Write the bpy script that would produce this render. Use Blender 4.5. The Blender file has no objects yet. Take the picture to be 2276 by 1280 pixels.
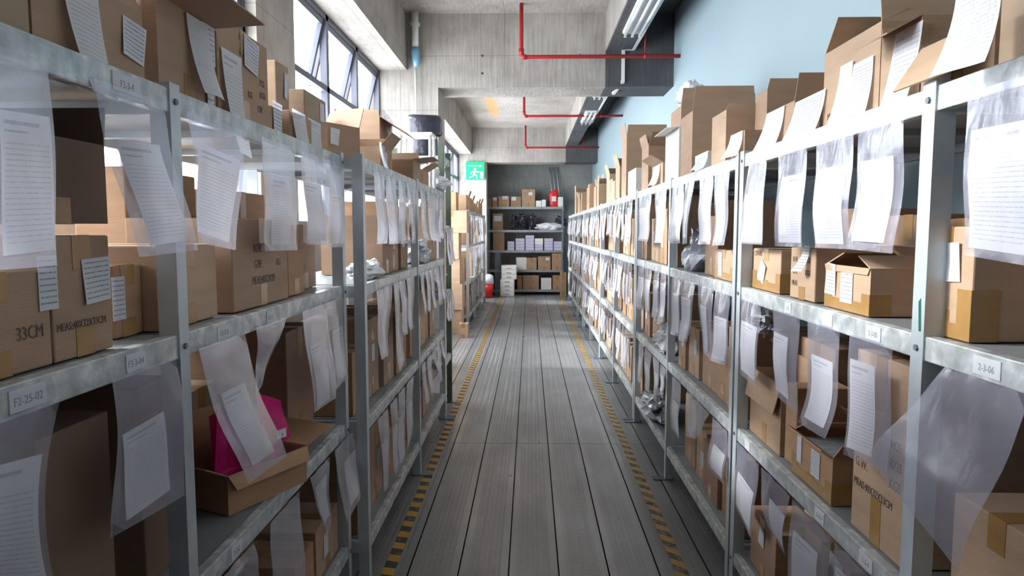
import bpy, math, random
from mathutils import Vector, Matrix, noise
random.seed(7)
PI = math.pi
S = bpy.context.scene
C = S.collection
# ------------------------------------------------------------------ camera
F, CZ = 1530.0, 1.7
PITCH = math.atan(129 / F); YAW = math.atan(40 / F * math.cos(PITCH))
cd = bpy.data.cameras.new('camera'); cam = bpy.data.objects.new('camera', cd); C.objects.link(cam)
cd.sensor_width = 36; cd.lens = 36 * F / 2276; cd.clip_start = 0.05; cd.clip_end = 200
cam.location = (0, 0, CZ); cam.rotation_euler = (PI / 2 - PITCH, 0, YAW)
S.camera = cam
# ------------------------------------------------------------------ sky and exposure
w = bpy.data.worlds.new('sky'); S.world = w; w.use_nodes = True
bg = w.node_tree.nodes['Background']; bg.inputs[0].default_value = (0.95, 0.97, 1.0, 1); bg.inputs[1].default_value = 8.0
S.view_settings.view_transform = 'Standard'; S.view_settings.look = 'None'
S.view_settings.gamma = 1; S.view_settings.use_curve_mapping = False
S.view_settings.exposure = 0.86
S.cycles.transparent_max_bounces = 24
S.cycles.max_bounces = 10; S.cycles.diffuse_bounces = 6
sl = bpy.data.lights.new('hazy_sun', 'SUN'); sl.energy = 4.6; sl.angle = math.radians(9); sl.color = (1.0, 0.97, 0.92)
so_ = bpy.data.objects.new('hazy_sun', sl); C.objects.link(so_)
so_.rotation_euler = Vector((1.0, -0.22, -0.52)).to_track_quat('-Z', 'Y').to_euler()
def portal(y0, y1, z0, z1, x):
    l = bpy.data.lights.new('window_daylight', 'AREA'); l.shape = 'RECTANGLE'; l.size = z1 - z0; l.size_y = y1 - y0
    l.cycles.is_portal = True
    o = bpy.data.objects.new('window_daylight', l); C.objects.link(o)
    o.location = (x, (y0 + y1) / 2, (z0 + z1) / 2); o.rotation_euler = (0, -PI / 2, 0)
WINX = -1.68
SILL, HEAD = 1.72, 3.56
SILL2 = 0.95
portal(0.5, 4.35, SILL, HEAD, -1.98); portal(5.05, 8.2, SILL, HEAD, -1.98); portal(8.8, 17.15, SILL2, HEAD, -1.98)

# ------------------------------------------------------------------ measuring: a pixel and a real plane give a point of the place
st, ct, sp, cp = math.sin(YAW), math.cos(YAW), math.sin(PITCH), math.cos(PITCH)
RV = Vector((ct, st, 0)); FV = Vector((-st * cp, ct * cp, -sp)); UV_ = Vector((-st * sp, ct * sp, cp))
def ray(px, py): return FV + RV * ((px - 1138) / F) + UV_ * ((640 - py) / F)
def onX(px, py, X):
    r = ray(px, py); t = X / r.x
    return r.y * t, CZ + r.z * t
def yat(px, X, z):                      # Y of the point (X, Y, z) seen in column px
    k = (px - 1138) / F; dz = z - CZ
    return (RV.x * X - k * (FV.x * X + FV.z * dz)) / (k * FV.y - RV.y)
def zat(X, Y, py):
    k = (640 - py) / F
    return CZ + (k * (FV.x * X + FV.y * Y) - (UV_.x * X + UV_.y * Y)) / (UV_.z - k * FV.z)

# ------------------------------------------------------------------ materials
M = {}
def newmat(n):
    m = bpy.data.materials.new(n); m.use_nodes = True; M[n] = m
    return m, m.node_tree.nodes, m.node_tree.links, m.node_tree.nodes['Principled BSDF']
def nd(N, t, **k):
    n = N.new(t)
    for a, b in k.items(): setattr(n, a, b)
    return n
def ramp(N, L, src, stops):
    r = N.new('ShaderNodeValToRGB'); e = r.color_ramp.elements
    while len(e) < len(stops): e.new(0.5)
    for q, (p, c) in zip(e, stops): q.position = p; q.color = (*c, 1) if len(c) == 3 else c
    L.new(src, r.inputs[0]); return r
def plain(n, col, rough=0.6, metal=0.0, var=0.0, scale=8.0, bump=0.0, bscale=40, stretch=(1, 1, 1)):
    m, N, L, P = newmat(n)
    P.inputs['Roughness'].default_value = rough; P.inputs['Metallic'].default_value = metal
    P.inputs['Base Color'].default_value = (*col, 1)
    tc = nd(N, 'ShaderNodeTexCoord'); mp = nd(N, 'ShaderNodeMapping'); mp.inputs['Scale'].default_value = stretch
    L.new(tc.outputs['Object'], mp.inputs[0])
    if var:
        no = nd(N, 'ShaderNodeTexNoise'); no.inputs['Scale'].default_value = scale; no.inputs['Detail'].default_value = 5
        L.new(mp.outputs[0], no.inputs['Vector'])
        r = ramp(N, L, no.outputs[0], [(0.3, tuple(c * (1 - var) for c in col)), (0.7, tuple(min(1, c * (1 + var)) for c in col))])
        L.new(r.outputs[0], P.inputs['Base Color'])
    if bump:
        b = nd(N, 'ShaderNodeBump'); b.inputs['Strength'].default_value = bump; b.inputs['Distance'].default_value = 0.01
        n2 = nd(N, 'ShaderNodeTexNoise'); n2.inputs['Scale'].default_value = bscale; L.new(mp.outputs[0], n2.inputs['Vector'])
        L.new(n2.outputs[0], b.inputs['Height']); L.new(b.outputs[0], P.inputs['Normal'])
    return m
CARD = []
plain('cardboard_shaded_brown', (0.19, 0.115, 0.075), 0.8, 0, 0.1, 4)  # darker copy of the brown cardboard, with the shelf shade put into its colour
for i, c in enumerate([(0.37, 0.235, 0.15), (0.31, 0.19, 0.12), (0.45, 0.30, 0.195), (0.35, 0.245, 0.165), (0.41, 0.24, 0.135)]):
    CARD.append(plain('cardboard_%s' % 'tan brown pale dull orange'.split()[i], c, 0.75, 0, 0.10, 3.5, 0.15, 60, (1, 1, 6)))
plain('cardboard_inside', (0.33, 0.20, 0.11), 0.8, 0, 0.08, 5)
plain('brown_tape', (0.36, 0.20, 0.07), 0.25, 0, 0.1, 20)
plain('print_ink', (0.13, 0.085, 0.07), 0.7)
plain('tag_ink', (0.32, 0.34, 0.36), 0.7)
plain('post_steel', (0.48, 0.52, 0.55), 0.42, 0.25, 0.10, 9, 0.08, 30)
plain('dark_steel', (0.16, 0.19, 0.22), 0.5, 0.3, 0.15, 12)
plain('green_steel', (0.10, 0.13, 0.09), 0.6, 0.1, 0.15, 12)
plain('green_plastic', (0.01, 0.12, 0.07), 0.4)
plain('shelf_steel', (0.30, 0.32, 0.33), 0.5, 0.4, 0.15, 4)
plain('red_paint', (0.42, 0.018, 0.02), 0.4, 0, 0.1, 6)
plain('white_paint', (0.78, 0.78, 0.76), 0.45, 0, 0.04, 6)
plain('window_frame', (0.10, 0.105, 0.14), 0.45, 0.2)
plain('black_film', (0.035, 0.035, 0.05), 0.25, 0, 0.3, 12, 0.6, 22)
plain('grey_film', (0.42, 0.43, 0.46), 0.22, 0, 0.2, 12, 0.8, 18)
plain('white_film', (0.75, 0.76, 0.78), 0.3, 0, 0.1, 12, 0.5, 14)
plain('red_print', (0.62, 0.02, 0.02), 0.35, 0, 0.25, 14)
plain('pink_film', (0.75, 0.02, 0.22), 0.25, 0, 0.25, 8, 0.5, 18)
plain('purple_film', (0.22, 0.04, 0.20), 0.2, 0, 0.25, 8, 0.5, 18)
plain('lilac_card', (0.50, 0.47, 0.60), 0.6, 0, 0.08, 10)
plain('white_card', (0.72, 0.70, 0.66), 0.6, 0, 0.06, 8)
plain('blue_card', (0.02, 0.22, 0.30), 0.5, 0, 0.1, 8)
plain('sign_green', (0.0, 0.42, 0.16), 0.35)
plain('blue_film', (0.22, 0.45, 0.62), 0.3)
plain('tube_glass', (0.72, 0.75, 0.78), 0.15)
plain('dark_rubber', (0.03, 0.03, 0.035), 0.5)

def beam_mat():
    m, N, L, P = newmat('taped_beam')
    tc = nd(N, 'ShaderNodeTexCoord'); n1 = nd(N, 'ShaderNodeTexNoise'); n1.inputs['Scale'].default_value = 22; n1.inputs['Detail'].default_value = 6
    n2 = nd(N, 'ShaderNodeTexNoise'); n2.inputs['Scale'].default_value = 4
    L.new(tc.outputs['Object'], n1.inputs['Vector']); L.new(tc.outputs['Object'], n2.inputs['Vector'])
    a = ramp(N, L, n1.outputs[0], [(0.32, (0.33, 0.355, 0.36)), (0.55, (0.50, 0.525, 0.53)), (0.72, (0.74, 0.75, 0.75))])
    L.new(a.outputs[0], P.inputs['Base Color'])
    r = ramp(N, L, n2.outputs[0], [(0.4, (0.18, 0.18, 0.18)), (0.6, (0.5, 0.5, 0.5))]); L.new(r.outputs[0], P.inputs['Roughness'])
    P.inputs['Metallic'].default_value = 0.15
    b = nd(N, 'ShaderNodeBump'); b.inputs['Strength'].default_value = 0.35; b.inputs['Distance'].default_value = 0.01
    L.new(n1.outputs[0], b.inputs['Height']); L.new(b.outputs[0], P.inputs['Normal'])
beam_mat()

def film_mat(n, op, tint):
    m, N, L, P = newmat(n)
    out = N['Material Output']; N.remove(P)
    tr = nd(N, 'ShaderNodeBsdfTransparent'); tr.inputs[0].default_value = (0.97, 0.97, 0.99, 1)
    df = nd(N, 'ShaderNodeBsdfDiffuse'); df.inputs[0].default_value = (*tint, 1)
    tl = nd(N, 'ShaderNodeBsdfTranslucent'); tl.inputs[0].default_value = (*tint, 1)
    gl = nd(N, 'ShaderNodeBsdfGlossy'); gl.inputs['Roughness'].default_value = 0.16
    mx = nd(N, 'ShaderNodeMixShader'); mx.inputs[0].default_value = 0.35; L.new(df.outputs[0], mx.inputs[1]); L.new(tl.outputs[0], mx.inputs[2])
    tc = nd(N, 'ShaderNodeTexCoord'); no = nd(N, 'ShaderNodeTexNoise'); no.inputs['Scale'].default_value = 9; no.inputs['Detail'].default_value = 3
    no.inputs['Distortion'].default_value = 0.4
    mp = nd(N, 'ShaderNodeMapping'); mp.inputs['Scale'].default_value = (1.6, 1, 0.6); L.new(tc.outputs['Object'], mp.inputs[0]); L.new(mp.outputs[0], no.inputs['Vector'])
    r = ramp(N, L, no.outputs[0], [(0.35, (op * 0.85,) * 3), (0.7, (min(1, op * 1.18),) * 3)])
    m1 = nd(N, 'ShaderNodeMixShader'); L.new(r.outputs[0], m1.inputs[0]); L.new(tr.outputs[0], m1.inputs[1]); L.new(mx.outputs[0], m1.inputs[2])
    lw = nd(N, 'ShaderNodeLayerWeight'); pw = nd(N, 'ShaderNodeMath', operation='POWER'); pw.inputs[1].default_value = 4.0; L.new(lw.outputs['Facing'], pw.inputs[0])
    fr = nd(N, 'ShaderNodeMath', operation='MULTIPLY_ADD'); fr.inputs[1].default_value = 0.6; fr.inputs[2].default_value = 0.06; L.new(pw.outputs[0], fr.inputs[0])
    b = nd(N, 'ShaderNodeBump'); b.inputs['Strength'].default_value = 0.45; b.inputs['Distance'].default_value = 0.008
    L.new(no.outputs[0], b.inputs['Height']); L.new(b.outputs[0], gl.inputs['Normal']); L.new(b.outputs[0], lw.inputs['Normal'])
    m2 = nd(N, 'ShaderNodeMixShader'); L.new(fr.outputs[0], m2.inputs[0]); L.new(m1.outputs[0], m2.inputs[1]); L.new(gl.outputs[0], m2.inputs[2])
    L.new(m2.outputs[0], out.inputs[0])
film_mat('clear_film', 0.17, (0.66, 0.66, 0.80)); film_mat('milky_film', 0.28, (0.72, 0.72, 0.80)); film_mat('dull_film', 0.42, (0.68, 0.68, 0.74))

def glass_mat():
    m, N, L, P = newmat('window_glass'); out = N['Material Output']; N.remove(P)
    tr = nd(N, 'ShaderNodeBsdfTransparent'); tr.inputs[0].default_value = (0.95, 0.98, 1, 1); gl = nd(N, 'ShaderNodeBsdfGlossy'); gl.inputs['Roughness'].default_value = 0.02
    mx = nd(N, 'ShaderNodeMixShader'); mx.inputs[0].default_value = 0.05; L.new(tr.outputs[0], mx.inputs[1]); L.new(gl.outputs[0], mx.inputs[2]); L.new(mx.outputs[0], out.inputs[0])
glass_mat()

def paper_mat(n, rows, cols, base=(0.80, 0.80, 0.83), dark=0.45, header=True):
    m, N, L, P = newmat(n)
    uv = nd(N, 'ShaderNodeUVMap'); sx = nd(N, 'ShaderNodeSeparateXYZ'); L.new(uv.outputs[0], sx.inputs[0])
    def math_(op, a, b=None, c=None):
        k = nd(N, 'ShaderNodeMath', operation=op)
        for i, q in enumerate((a, b, c)):
            if q is None: continue
            if isinstance(q, (int, float)): k.inputs[i].default_value = q
            else: L.new(q, k.inputs[i])
        return k.outputs[0]
    row = math_('LESS_THAN', math_('FRACT', math_('MULTIPLY', sx.outputs[1], rows)), 0.28)
    f = row
    if cols:
        col = math_('LESS_THAN', math_('FRACT', math_('MULTIPLY', sx.outputs[0], cols)), 0.10)
        f = math_('MAXIMUM', row, col)
    no = nd(N, 'ShaderNodeTexNoise'); no.inputs['Scale'].default_value = 24; no.noise_dimensions = '2D'
    mp = nd(N, 'ShaderNodeMapping'); mp.inputs['Scale'].default_value = (1, rows / 20.0, 1); L.new(uv.outputs[0], mp.inputs[0]); L.new(mp.outputs[0], no.inputs['Vector'])
    f = math_('MULTIPLY', f, math_('ADD', 0.35, math_('MULTIPLY', math_('GREATER_THAN', no.outputs[0], 0.5), 0.4)))
    ins = math_('MULTIPLY', math_('MULTIPLY', math_('GREATER_THAN', sx.outputs[0], 0.06), math_('LESS_THAN', sx.outputs[0], 0.94)),
                math_('MULTIPLY', math_('GREATER_THAN', sx.outputs[1], 0.05), math_('LESS_THAN', sx.outputs[1], 0.80 if header else 0.95)))
    f = math_('MULTIPLY', f, ins)
    if header:
        h1 = math_('MULTIPLY', math_('LESS_THAN', math_('ABSOLUTE', math_('SUBTRACT', sx.outputs[1], 0.92)), 0.014), math_('LESS_THAN', math_('ABSOLUTE', math_('SUBTRACT', sx.outputs[0], 0.42)), 0.34))
        h2 = math_('MULTIPLY', math_('LESS_THAN', math_('ABSOLUTE', math_('SUBTRACT', sx.outputs[1], 0.86)), 0.008), math_('LESS_THAN', math_('ABSOLUTE', math_('SUBTRACT', sx.outputs[0], 0.3)), 0.22))
        hh = math_('MULTIPLY', math_('MAXIMUM', h1, h2), math_('ADD', 0.4, no.outputs[0]))
        f = math_('MAXIMUM', f, hh)
    mx = nd(N, 'ShaderNodeMix', data_type='RGBA'); L.new(math_('MULTIPLY', f, dark), mx.inputs[0])
    mx.inputs[6].default_value = (*base, 1); mx.inputs[7].default_value = (0.12, 0.12, 0.16, 1)
    L.new(mx.outputs[2], P.inputs['Base Color']); P.inputs['Roughness'].default_value = 0.7
    tl = nd(N, 'ShaderNodeBsdfTranslucent'); L.new(mx.outputs[2], tl.inputs[0]); ms = nd(N, 'ShaderNodeMixShader'); ms.inputs[0].default_value = 0.3
    L.new(P.outputs[0], ms.inputs[1]); L.new(tl.outputs[0], ms.inputs[2]); L.new(ms.outputs[0], N['Material Output'].inputs[0])
paper_mat('list_paper', 26, 0); paper_mat('table_paper', 20, 9, dark=0.55, header=False); paper_mat('sticker_paper', 9, 0, dark=0.95, header=False); paper_mat('blank_paper', 3, 0, dark=0.1, header=False)

def concrete(n, a, b, c, stain=False, lines=True):
    m, N, L, P = newmat(n); P.inputs['Roughness'].default_value = 0.85
    ge = nd(N, 'ShaderNodeNewGeometry')
    n1 = nd(N, 'ShaderNodeTexNoise'); n1.inputs['Scale'].default_value = 1.1; n1.inputs['Detail'].default_value = 8; n1.inputs['Roughness'].default_value = 0.65
    L.new(ge.outputs['Position'], n1.inputs['Vector'])
    r = ramp(N, L, n1.outputs[0], [(0.3, a), (0.5, b), (0.68, c)])
    mp = nd(N, 'ShaderNodeMapping'); mp.inputs['Scale'].default_value = (14, 3, 1.2); L.new(ge.outputs['Position'], mp.inputs[0])
    n2 = nd(N, 'ShaderNodeTexNoise'); n2.inputs['Scale'].default_value = 2.2; n2.inputs['Detail'].default_value = 4; L.new(mp.outputs[0], n2.inputs['Vector'])
    r2 = ramp(N, L, n2.outputs[0], [(0.3, (0.72,) * 3), (0.7, (1.0,) * 3)])
    mx = nd(N, 'ShaderNodeMix', data_type='RGBA', blend_type='MULTIPLY'); mx.inputs[0].default_value = 0.8
    L.new(r.outputs[0], mx.inputs[6]); L.new(r2.outputs[0], mx.inputs[7]); last = mx.outputs[2]
    if lines:      # formwork panel joints
        mp3 = nd(N, 'ShaderNodeMapping'); mp3.inputs['Rotation'].default_value = (PI / 2, 0, 0); mp3.inputs['Location'].default_value = (0.3, 0, 0.28)
        L.new(ge.outputs['Position'], mp3.inputs[0])
        br = nd(N, 'ShaderNodeTexBrick'); br.inputs['Scale'].default_value = 1; br.inputs['Mortar Size'].default_value = 0.004; br.inputs['Brick Width'].default_value = 1.22; br.inputs['Row Height'].default_value = 0.62; br.offset = 0
        br.inputs[1].default_value = br.inputs[2].default_value = (1, 1, 1, 1); br.inputs[3].default_value = (0.55, 0.55, 0.55, 1)
        L.new(mp3.outputs[0], br.inputs[0])
        m4 = nd(N, 'ShaderNodeMix', data_type='RGBA', blend_type='MULTIPLY'); m4.inputs[0].default_value = 0.7; L.new(last, m4.inputs[6]); L.new(br.outputs[0], m4.inputs[7]); last = m4.outputs[2]
    if stain:      # rust stain on the ceiling slab
        vm = nd(N, 'ShaderNodeVectorMath', operation='SUBTRACT'); L.new(ge.outputs['Position'], vm.inputs[0]); vm.inputs[1].default_value = (-0.78, 14.2, 4.2)
        mp4 = nd(N, 'ShaderNodeMapping'); mp4.inputs['Scale'].default_value = (3.4, 0.30, 1); mp4.inputs['Rotation'].default_value = (0, 0, 0.05); L.new(vm.outputs[0], mp4.inputs[0])
        ln = nd(N, 'ShaderNodeVectorMath', operation='LENGTH'); L.new(mp4.outputs[0], ln.inputs[0])
        ad = nd(N, 'ShaderNodeMath', operation='ADD'); L.new(ln.outputs['Value'], ad.inputs[0]); L.new(n2.outputs[0], ad.inputs[1])
        rs = ramp(N, L, ad.outputs[0], [(0.75, (0.8,) * 3), (1.15, (0.0,) * 3)])
        rr = ramp(N, L, n1.outputs[0], [(0.0, (0.62, 0.34, 0.12)), (1, (0.62, 0.34, 0.12))])
        m5 = nd(N, 'ShaderNodeMix', data_type='RGBA'); L.new(rs.outputs[0], m5.inputs[0]); L.new(last, m5.inputs[6]); L.new(rr.outputs[0], m5.inputs[7]); last = m5.outputs[2]
    L.new(last, P.inputs['Base Color'])
    b = nd(N, 'ShaderNodeBump'); b.inputs['Strength'].default_value = 0.3; b.inputs['Distance'].default_value = 0.02; L.new(n2.outputs[0], b.inputs['Height']); L.new(b.outputs[0], P.inputs['Normal'])
concrete('concrete', (0.27, 0.245, 0.22), (0.40, 0.365, 0.33), (0.50, 0.465, 0.42))
concrete('ceiling_concrete', (0.34, 0.305, 0.275), (0.46, 0.42, 0.38), (0.56, 0.52, 0.475), True)
concrete('back_concrete', (0.24, 0.24, 0.23), (0.30, 0.30, 0.29), (0.37, 0.37, 0.35))
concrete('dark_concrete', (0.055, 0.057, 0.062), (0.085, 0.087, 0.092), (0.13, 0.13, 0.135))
plain('teal_wall', (0.31, 0.40, 0.44), 0.6, 0, 0.03, 0.8)

def floor_mat():
    m, N, L, P = newmat('floor_plank')
    ge = nd(N, 'ShaderNodeNewGeometry'); sx = nd(N, 'ShaderNodeSeparateXYZ'); L.new(ge.outputs['Position'], sx.inputs[0])
    def mt(op, a, b=None):
        k = nd(N, 'ShaderNodeMath', operation=op)
        for i, q in enumerate((a, b)):
            if q is None: continue
            if isinstance(q, (int, float)): k.inputs[i].default_value = q
            else: L.new(q, k.inputs[i])
        return k.outputs[0]
    pl = mt('FRACT', mt('DIVIDE', mt('ADD', sx.outputs[0], 0.353 + 10), 0.25))            # 0..1 across a plank
    idx = mt('FLOOR', mt('DIVIDE', mt('ADD', sx.outputs[0], 0.353 + 10), 0.25))
    mid = mt('LESS_THAN', mt('ABSOLUTE', mt('SUBTRACT', pl, 0.5)), 0.33)
    # herringbone studs: slanted dashes, alternating direction per column
    cf = mt('MULTIPLY', pl, 9.0); fr = mt('FRACT', cf); par = mt('SUBTRACT', mt('MULTIPLY', mt('MODULO', mt('FLOOR', cf), 2.0), 2.0), 1.0)
    sl = mt('ADD', mt('MULTIPLY', sx.outputs[1], 55.0), mt('MULTIPLY', mt('MULTIPLY', fr, par), 0.8))
    dash = mt('MULTIPLY', mt('SINE', mt('MULTIPLY', sl, 2 * PI)), mt('SINE', mt('MULTIPLY', fr, PI)))
    dash = mt('MULTIPLY', mt('MAXIMUM', dash, 0.0), mid)
    b = nd(N, 'ShaderNodeBump'); b.inputs['Strength'].default_value = 0.9; b.inputs['Distance'].default_value = 0.004; L.new(dash, b.inputs['Height'])
    L.new(b.outputs[0], P.inputs['Normal'])
    mp = nd(N, 'ShaderNodeMapping'); mp.inputs['Scale'].default_value = (2.2, 0.9, 1); L.new(ge.outputs['Position'], mp.inputs[0])
    no = nd(N, 'ShaderNodeTexNoise'); no.inputs['Scale'].default_value = 1.6; no.inputs['Detail'].default_value = 6; L.new(mp.outputs[0], no.inputs['Vector'])
    wn = nd(N, 'ShaderNodeTexWhiteNoise', noise_dimensions='1D'); L.new(idx, wn.inputs['W'])
    ad = mt('ADD', mt('MULTIPLY', no.outputs[0], 0.75), mt('MULTIPLY', wn.outputs['Value'], 0.25))
    r = ramp(N, L, ad, [(0.3, (0.235, 0.235, 0.235)), (0.5, (0.29, 0.288, 0.285)), (0.7, (0.35, 0.352, 0.36))])
    L.new(r.outputs[0], P.inputs['Base Color']); P.inputs['Metallic'].default_value = 0.35
    rr = ramp(N, L, no.outputs[0], [(0.3, (0.40,) * 3), (0.7, (0.27,) * 3)]); L.new(rr.outputs[0], P.inputs['Roughness'])
floor_mat()
def tape_mat(n, worn, slant):
    m, N, L, P = newmat(n); P.inputs['Roughness'].default_value = 0.5
    ge = nd(N, 'ShaderNodeNewGeometry'); sx = nd(N, 'ShaderNodeSeparateXYZ'); L.new(ge.outputs['Position'], sx.inputs[0])
    def mt(op, a, b=None):
        k = nd(N, 'ShaderNodeMath', operation=op)
        for i, q in enumerate((a, b)):
            if q is None: continue
            if isinstance(q, (int, float)): k.inputs[i].default_value = q
            else: L.new(q, k.inputs[i])
        return k.outputs[0]
    f = mt('FRACT', mt('DIVIDE', mt('ADD', sx.outputs[1], mt('MULTIPLY', sx.outputs[0], slant)), 0.14))
    r = ramp(N, L, f, [(0.0, (0.50, 0.27, 0.03)), (0.5, (0.035, 0.033, 0.03))]); r.color_ramp.interpolation = 'CONSTANT'
    no = nd(N, 'ShaderNodeTexNoise'); no.inputs['Scale'].default_value = 30; no.inputs['Detail'].default_value = 4; L.new(ge.outputs['Position'], no.inputs['Vector'])
    rw = ramp(N, L, no.outputs[0], [(0.55 - worn, (0,) * 3), (0.75 - worn, (0.75,) * 3)])
    mx = nd(N, 'ShaderNodeMix', data_type='RGBA'); L.new(rw.outputs[0], mx.inputs[0]); L.new(r.outputs[0], mx.inputs[6]); mx.inputs[7].default_value = (0.25, 0.22, 0.18, 1)
    L.new(mx.outputs[2], P.inputs['Base Color'])
tape_mat('hazard_tape', 0.02, 0.25); tape_mat('worn_hazard_tape', 0.12, 0.9)

# ------------------------------------------------------------------ mesh and object helpers
class MB:
    def __init__(s): s.v = []; s.f = []; s.uv = {}
    def box(s, x0, x1, y0, y1, z0, z1):
        i = len(s.v)
        s.v += [(x0, y0, z0), (x1, y0, z0), (x1, y1, z0), (x0, y1, z0), (x0, y0, z1), (x1, y0, z1), (x1, y1, z1), (x0, y1, z1)]
        s.f += [(i, i + 3, i + 2, i + 1), (i + 4, i + 5, i + 6, i + 7), (i, i + 1, i + 5, i + 4), (i + 1, i + 2, i + 6, i + 5), (i + 2, i + 3, i + 7, i + 6), (i + 3, i, i + 4, i + 7)]
        return s
    def slab(s, p, t):                                # four points and a thickness vector
        i = len(s.v); t = Vector(t)
        s.v += [tuple(Vector(q)) for q in p] + [tuple(Vector(q) + t) for q in p]
        a = (Vector(p[1]) - Vector(p[0])).cross(Vector(p[3]) - Vector(p[0])).dot(t)
        fs = [(0, 3, 2, 1), (4, 5, 6, 7), (0, 1, 5, 4), (1, 2, 6, 5), (2, 3, 7, 6), (3, 0, 4, 7)]
        if a < 0: fs = [tuple(reversed(q)) for q in fs]
        k0 = len(s.f)
        s.f += [tuple(i + q for q in g) for g in fs]
        for k in (k0, k0 + 1):
            s.uv[k] = [{0: (0, 0), 1: (1, 0), 2: (1, 1), 3: (0, 1)}[(q - i) % 4] for q in s.f[k]]
        return s
    def tube(s, pts, r, n=10, cap=True):
        pts = [Vector(p) for p in pts]; base = len(s.v)
        for k, p in enumerate(pts):
            d = (pts[min(k + 1, len(pts) - 1)] - pts[max(k - 1, 0)]).normalized()
            up = Vector((0, 0, 1)) if abs(d.z) < 0.9 else Vector((1, 0, 0))
            a = d.cross(up).normalized(); b = a.cross(d)
            rr = r[k] if isinstance(r, (list, tuple)) else r
            for j in range(n):
                t = 2 * PI * j / n; s.v.append(tuple(p + a * math.cos(t) * rr + b * math.sin(t) * rr))
        for k in range(len(pts) - 1):
            for j in range(n):
                q = base + k * n; s.f.append((q + j, q + (j + 1) % n, q + n + (j + 1) % n, q + n + j))
        if cap:
            s.f.append(tuple(base + j for j in reversed(range(n)))); s.f.append(tuple(base + (len(pts) - 1) * n + j for j in range(n)))
        return s
    def grid(s, fn, nu, nv):
        i = len(s.v)
        for b in range(nv + 1):
            for a in range(nu + 1): s.v.append(tuple(fn(a / nu, b / nv)))
        for b in range(nv):
            for a in range(nu):
                q = i + b * (nu + 1) + a; k = len(s.f)
                s.f.append((q, q + nu + 1, q + nu + 2, q + 1))
                s.uv[k] = [(a / nu, 1 - b / nv), (a / nu, 1 - (b + 1) / nv), ((a + 1) / nu, 1 - (b + 1) / nv), ((a + 1) / nu, 1 - b / nv)]
        return s
    def build(s, name, mat, parent=None, smooth=False, bevel=0):
        me = bpy.data.meshes.new(name); me.from_pydata(s.v, [], s.f)
        if s.uv:
            ul = me.uv_layers.new(name='UVMap')
            for k, uvs in s.uv.items():
                for li, q in zip(me.polygons[k].loop_indices, uvs): ul.data[li].uv = q
        me.materials.append(M[mat] if isinstance(mat, str) else mat)
        if smooth: me.polygons.foreach_set('use_smooth', [True] * len(me.polygons))
        me.update()
        o = bpy.data.objects.new(name, me); C.objects.link(o)
        if parent: o.parent = parent
        if bevel:
            b = o.modifiers.new('bevel', 'BEVEL'); b.width = bevel; b.segments = 2; b.limit_method = 'ANGLE'
        return o
def box(*a): return MB().box(*a)
def tag(o, label=None, cat=None, group=None, kind=None):
    for k, v in (('label', label), ('category', cat), ('group', group), ('kind', kind)):
        if v: o[k] = v
    return o
def empty(name, loc, rz=0):
    o = bpy.data.objects.new(name, None); C.objects.link(o); o.location = loc; o.rotation_euler = (0, 0, rz); o.empty_display_size = 0.1
    return o
def struct(o): o['kind'] = 'structure'; return o
def text_mesh(name, s, size, parent, loc, rot, mat, sx=1.0, align='LEFT'):
    c = bpy.data.curves.new('t', 'FONT'); c.body = s; c.size = size; c.extrude = 0.0004; c.resolution_u = 2; c.align_x = align
    t = bpy.data.objects.new('t', c); me = bpy.data.meshes.new_from_object(t)
    bpy.data.objects.remove(t); bpy.data.curves.remove(c)
    me.name = name; me.materials.clear(); me.materials.append(M[mat])
    o = bpy.data.objects.new(name, me); C.objects.link(o); o.parent = parent; o.location = loc; o.rotation_euler = rot; o.scale = (sx, 1, 1)
    return o

# ------------------------------------------------------------------ the room
CEIL, BB, PBZ, LBZ = 4.20, 3.36, 3.56, 3.77
XW, XI, XC, WR = -1.70, -1.44, -1.08, 1.66
YB = 18.62; YN = -5.0
fm = MB()
joints = [-5.0, -3.6, -0.6, 2.4, 5.385, 8.385, 11.385, 14.385, 17.4, 18.7]
x = -0.353 - 0.25 * 8
while x < 1.95:
    for a, b in zip(joints, joints[1:]):
        fm.box(x + 0.004, x + 0.246, a + 0.0025, b - 0.0025, -0.04, -0.006)
        fm.box(x + 0.004, x + 0.014, a + 0.0025, b - 0.0025, -0.02, 0.0)      # folded edge ribs
        fm.box(x + 0.236, x + 0.246, a + 0.0025, b - 0.0025, -0.02, 0.0)
        fm.box(x + 0.014, x + 0.236, a + 0.0025, b - 0.0025, -0.02, -0.001)
    x += 0.25
struct(fm.build('floor', 'floor_plank'))
struct(box(-2.4, 2.0, YN, 18.7, -0.12, -0.041).build('floor', 'dark_rubber'))
struct(box(-2.1, 3.2, YN, 18.9, CEIL, CEIL + 0.25).build('ceiling', 'ceiling_concrete'))
struct(box(WR, WR + 0.12, YN, 18.7, -0.1, CEIL).build('wall_right', 'teal_wall'))
struct(box(-2.1, WR, YN - 0.2, YN, -0.1, CEIL).build('wall_front', 'concrete'))
struct(box(-2.1, WR, YB, YB + 0.2, -0.1, CEIL).build('wall_back', 'back_concrete'))
wl = MB().box(-1.98, XW, YN, 8.2, -0.1, SILL).box(-1.98, XW, 8.8, 17.15, -0.1, SILL2).box(-1.98, XW, 4.35, 5.05, SILL, HEAD).box(-1.98, XW, YN, 0.5, SILL, HEAD).box(-1.98, XW, 17.75, YB, -0.1, CEIL)
struct(wl.build('wall_left', 'concrete'))
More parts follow.
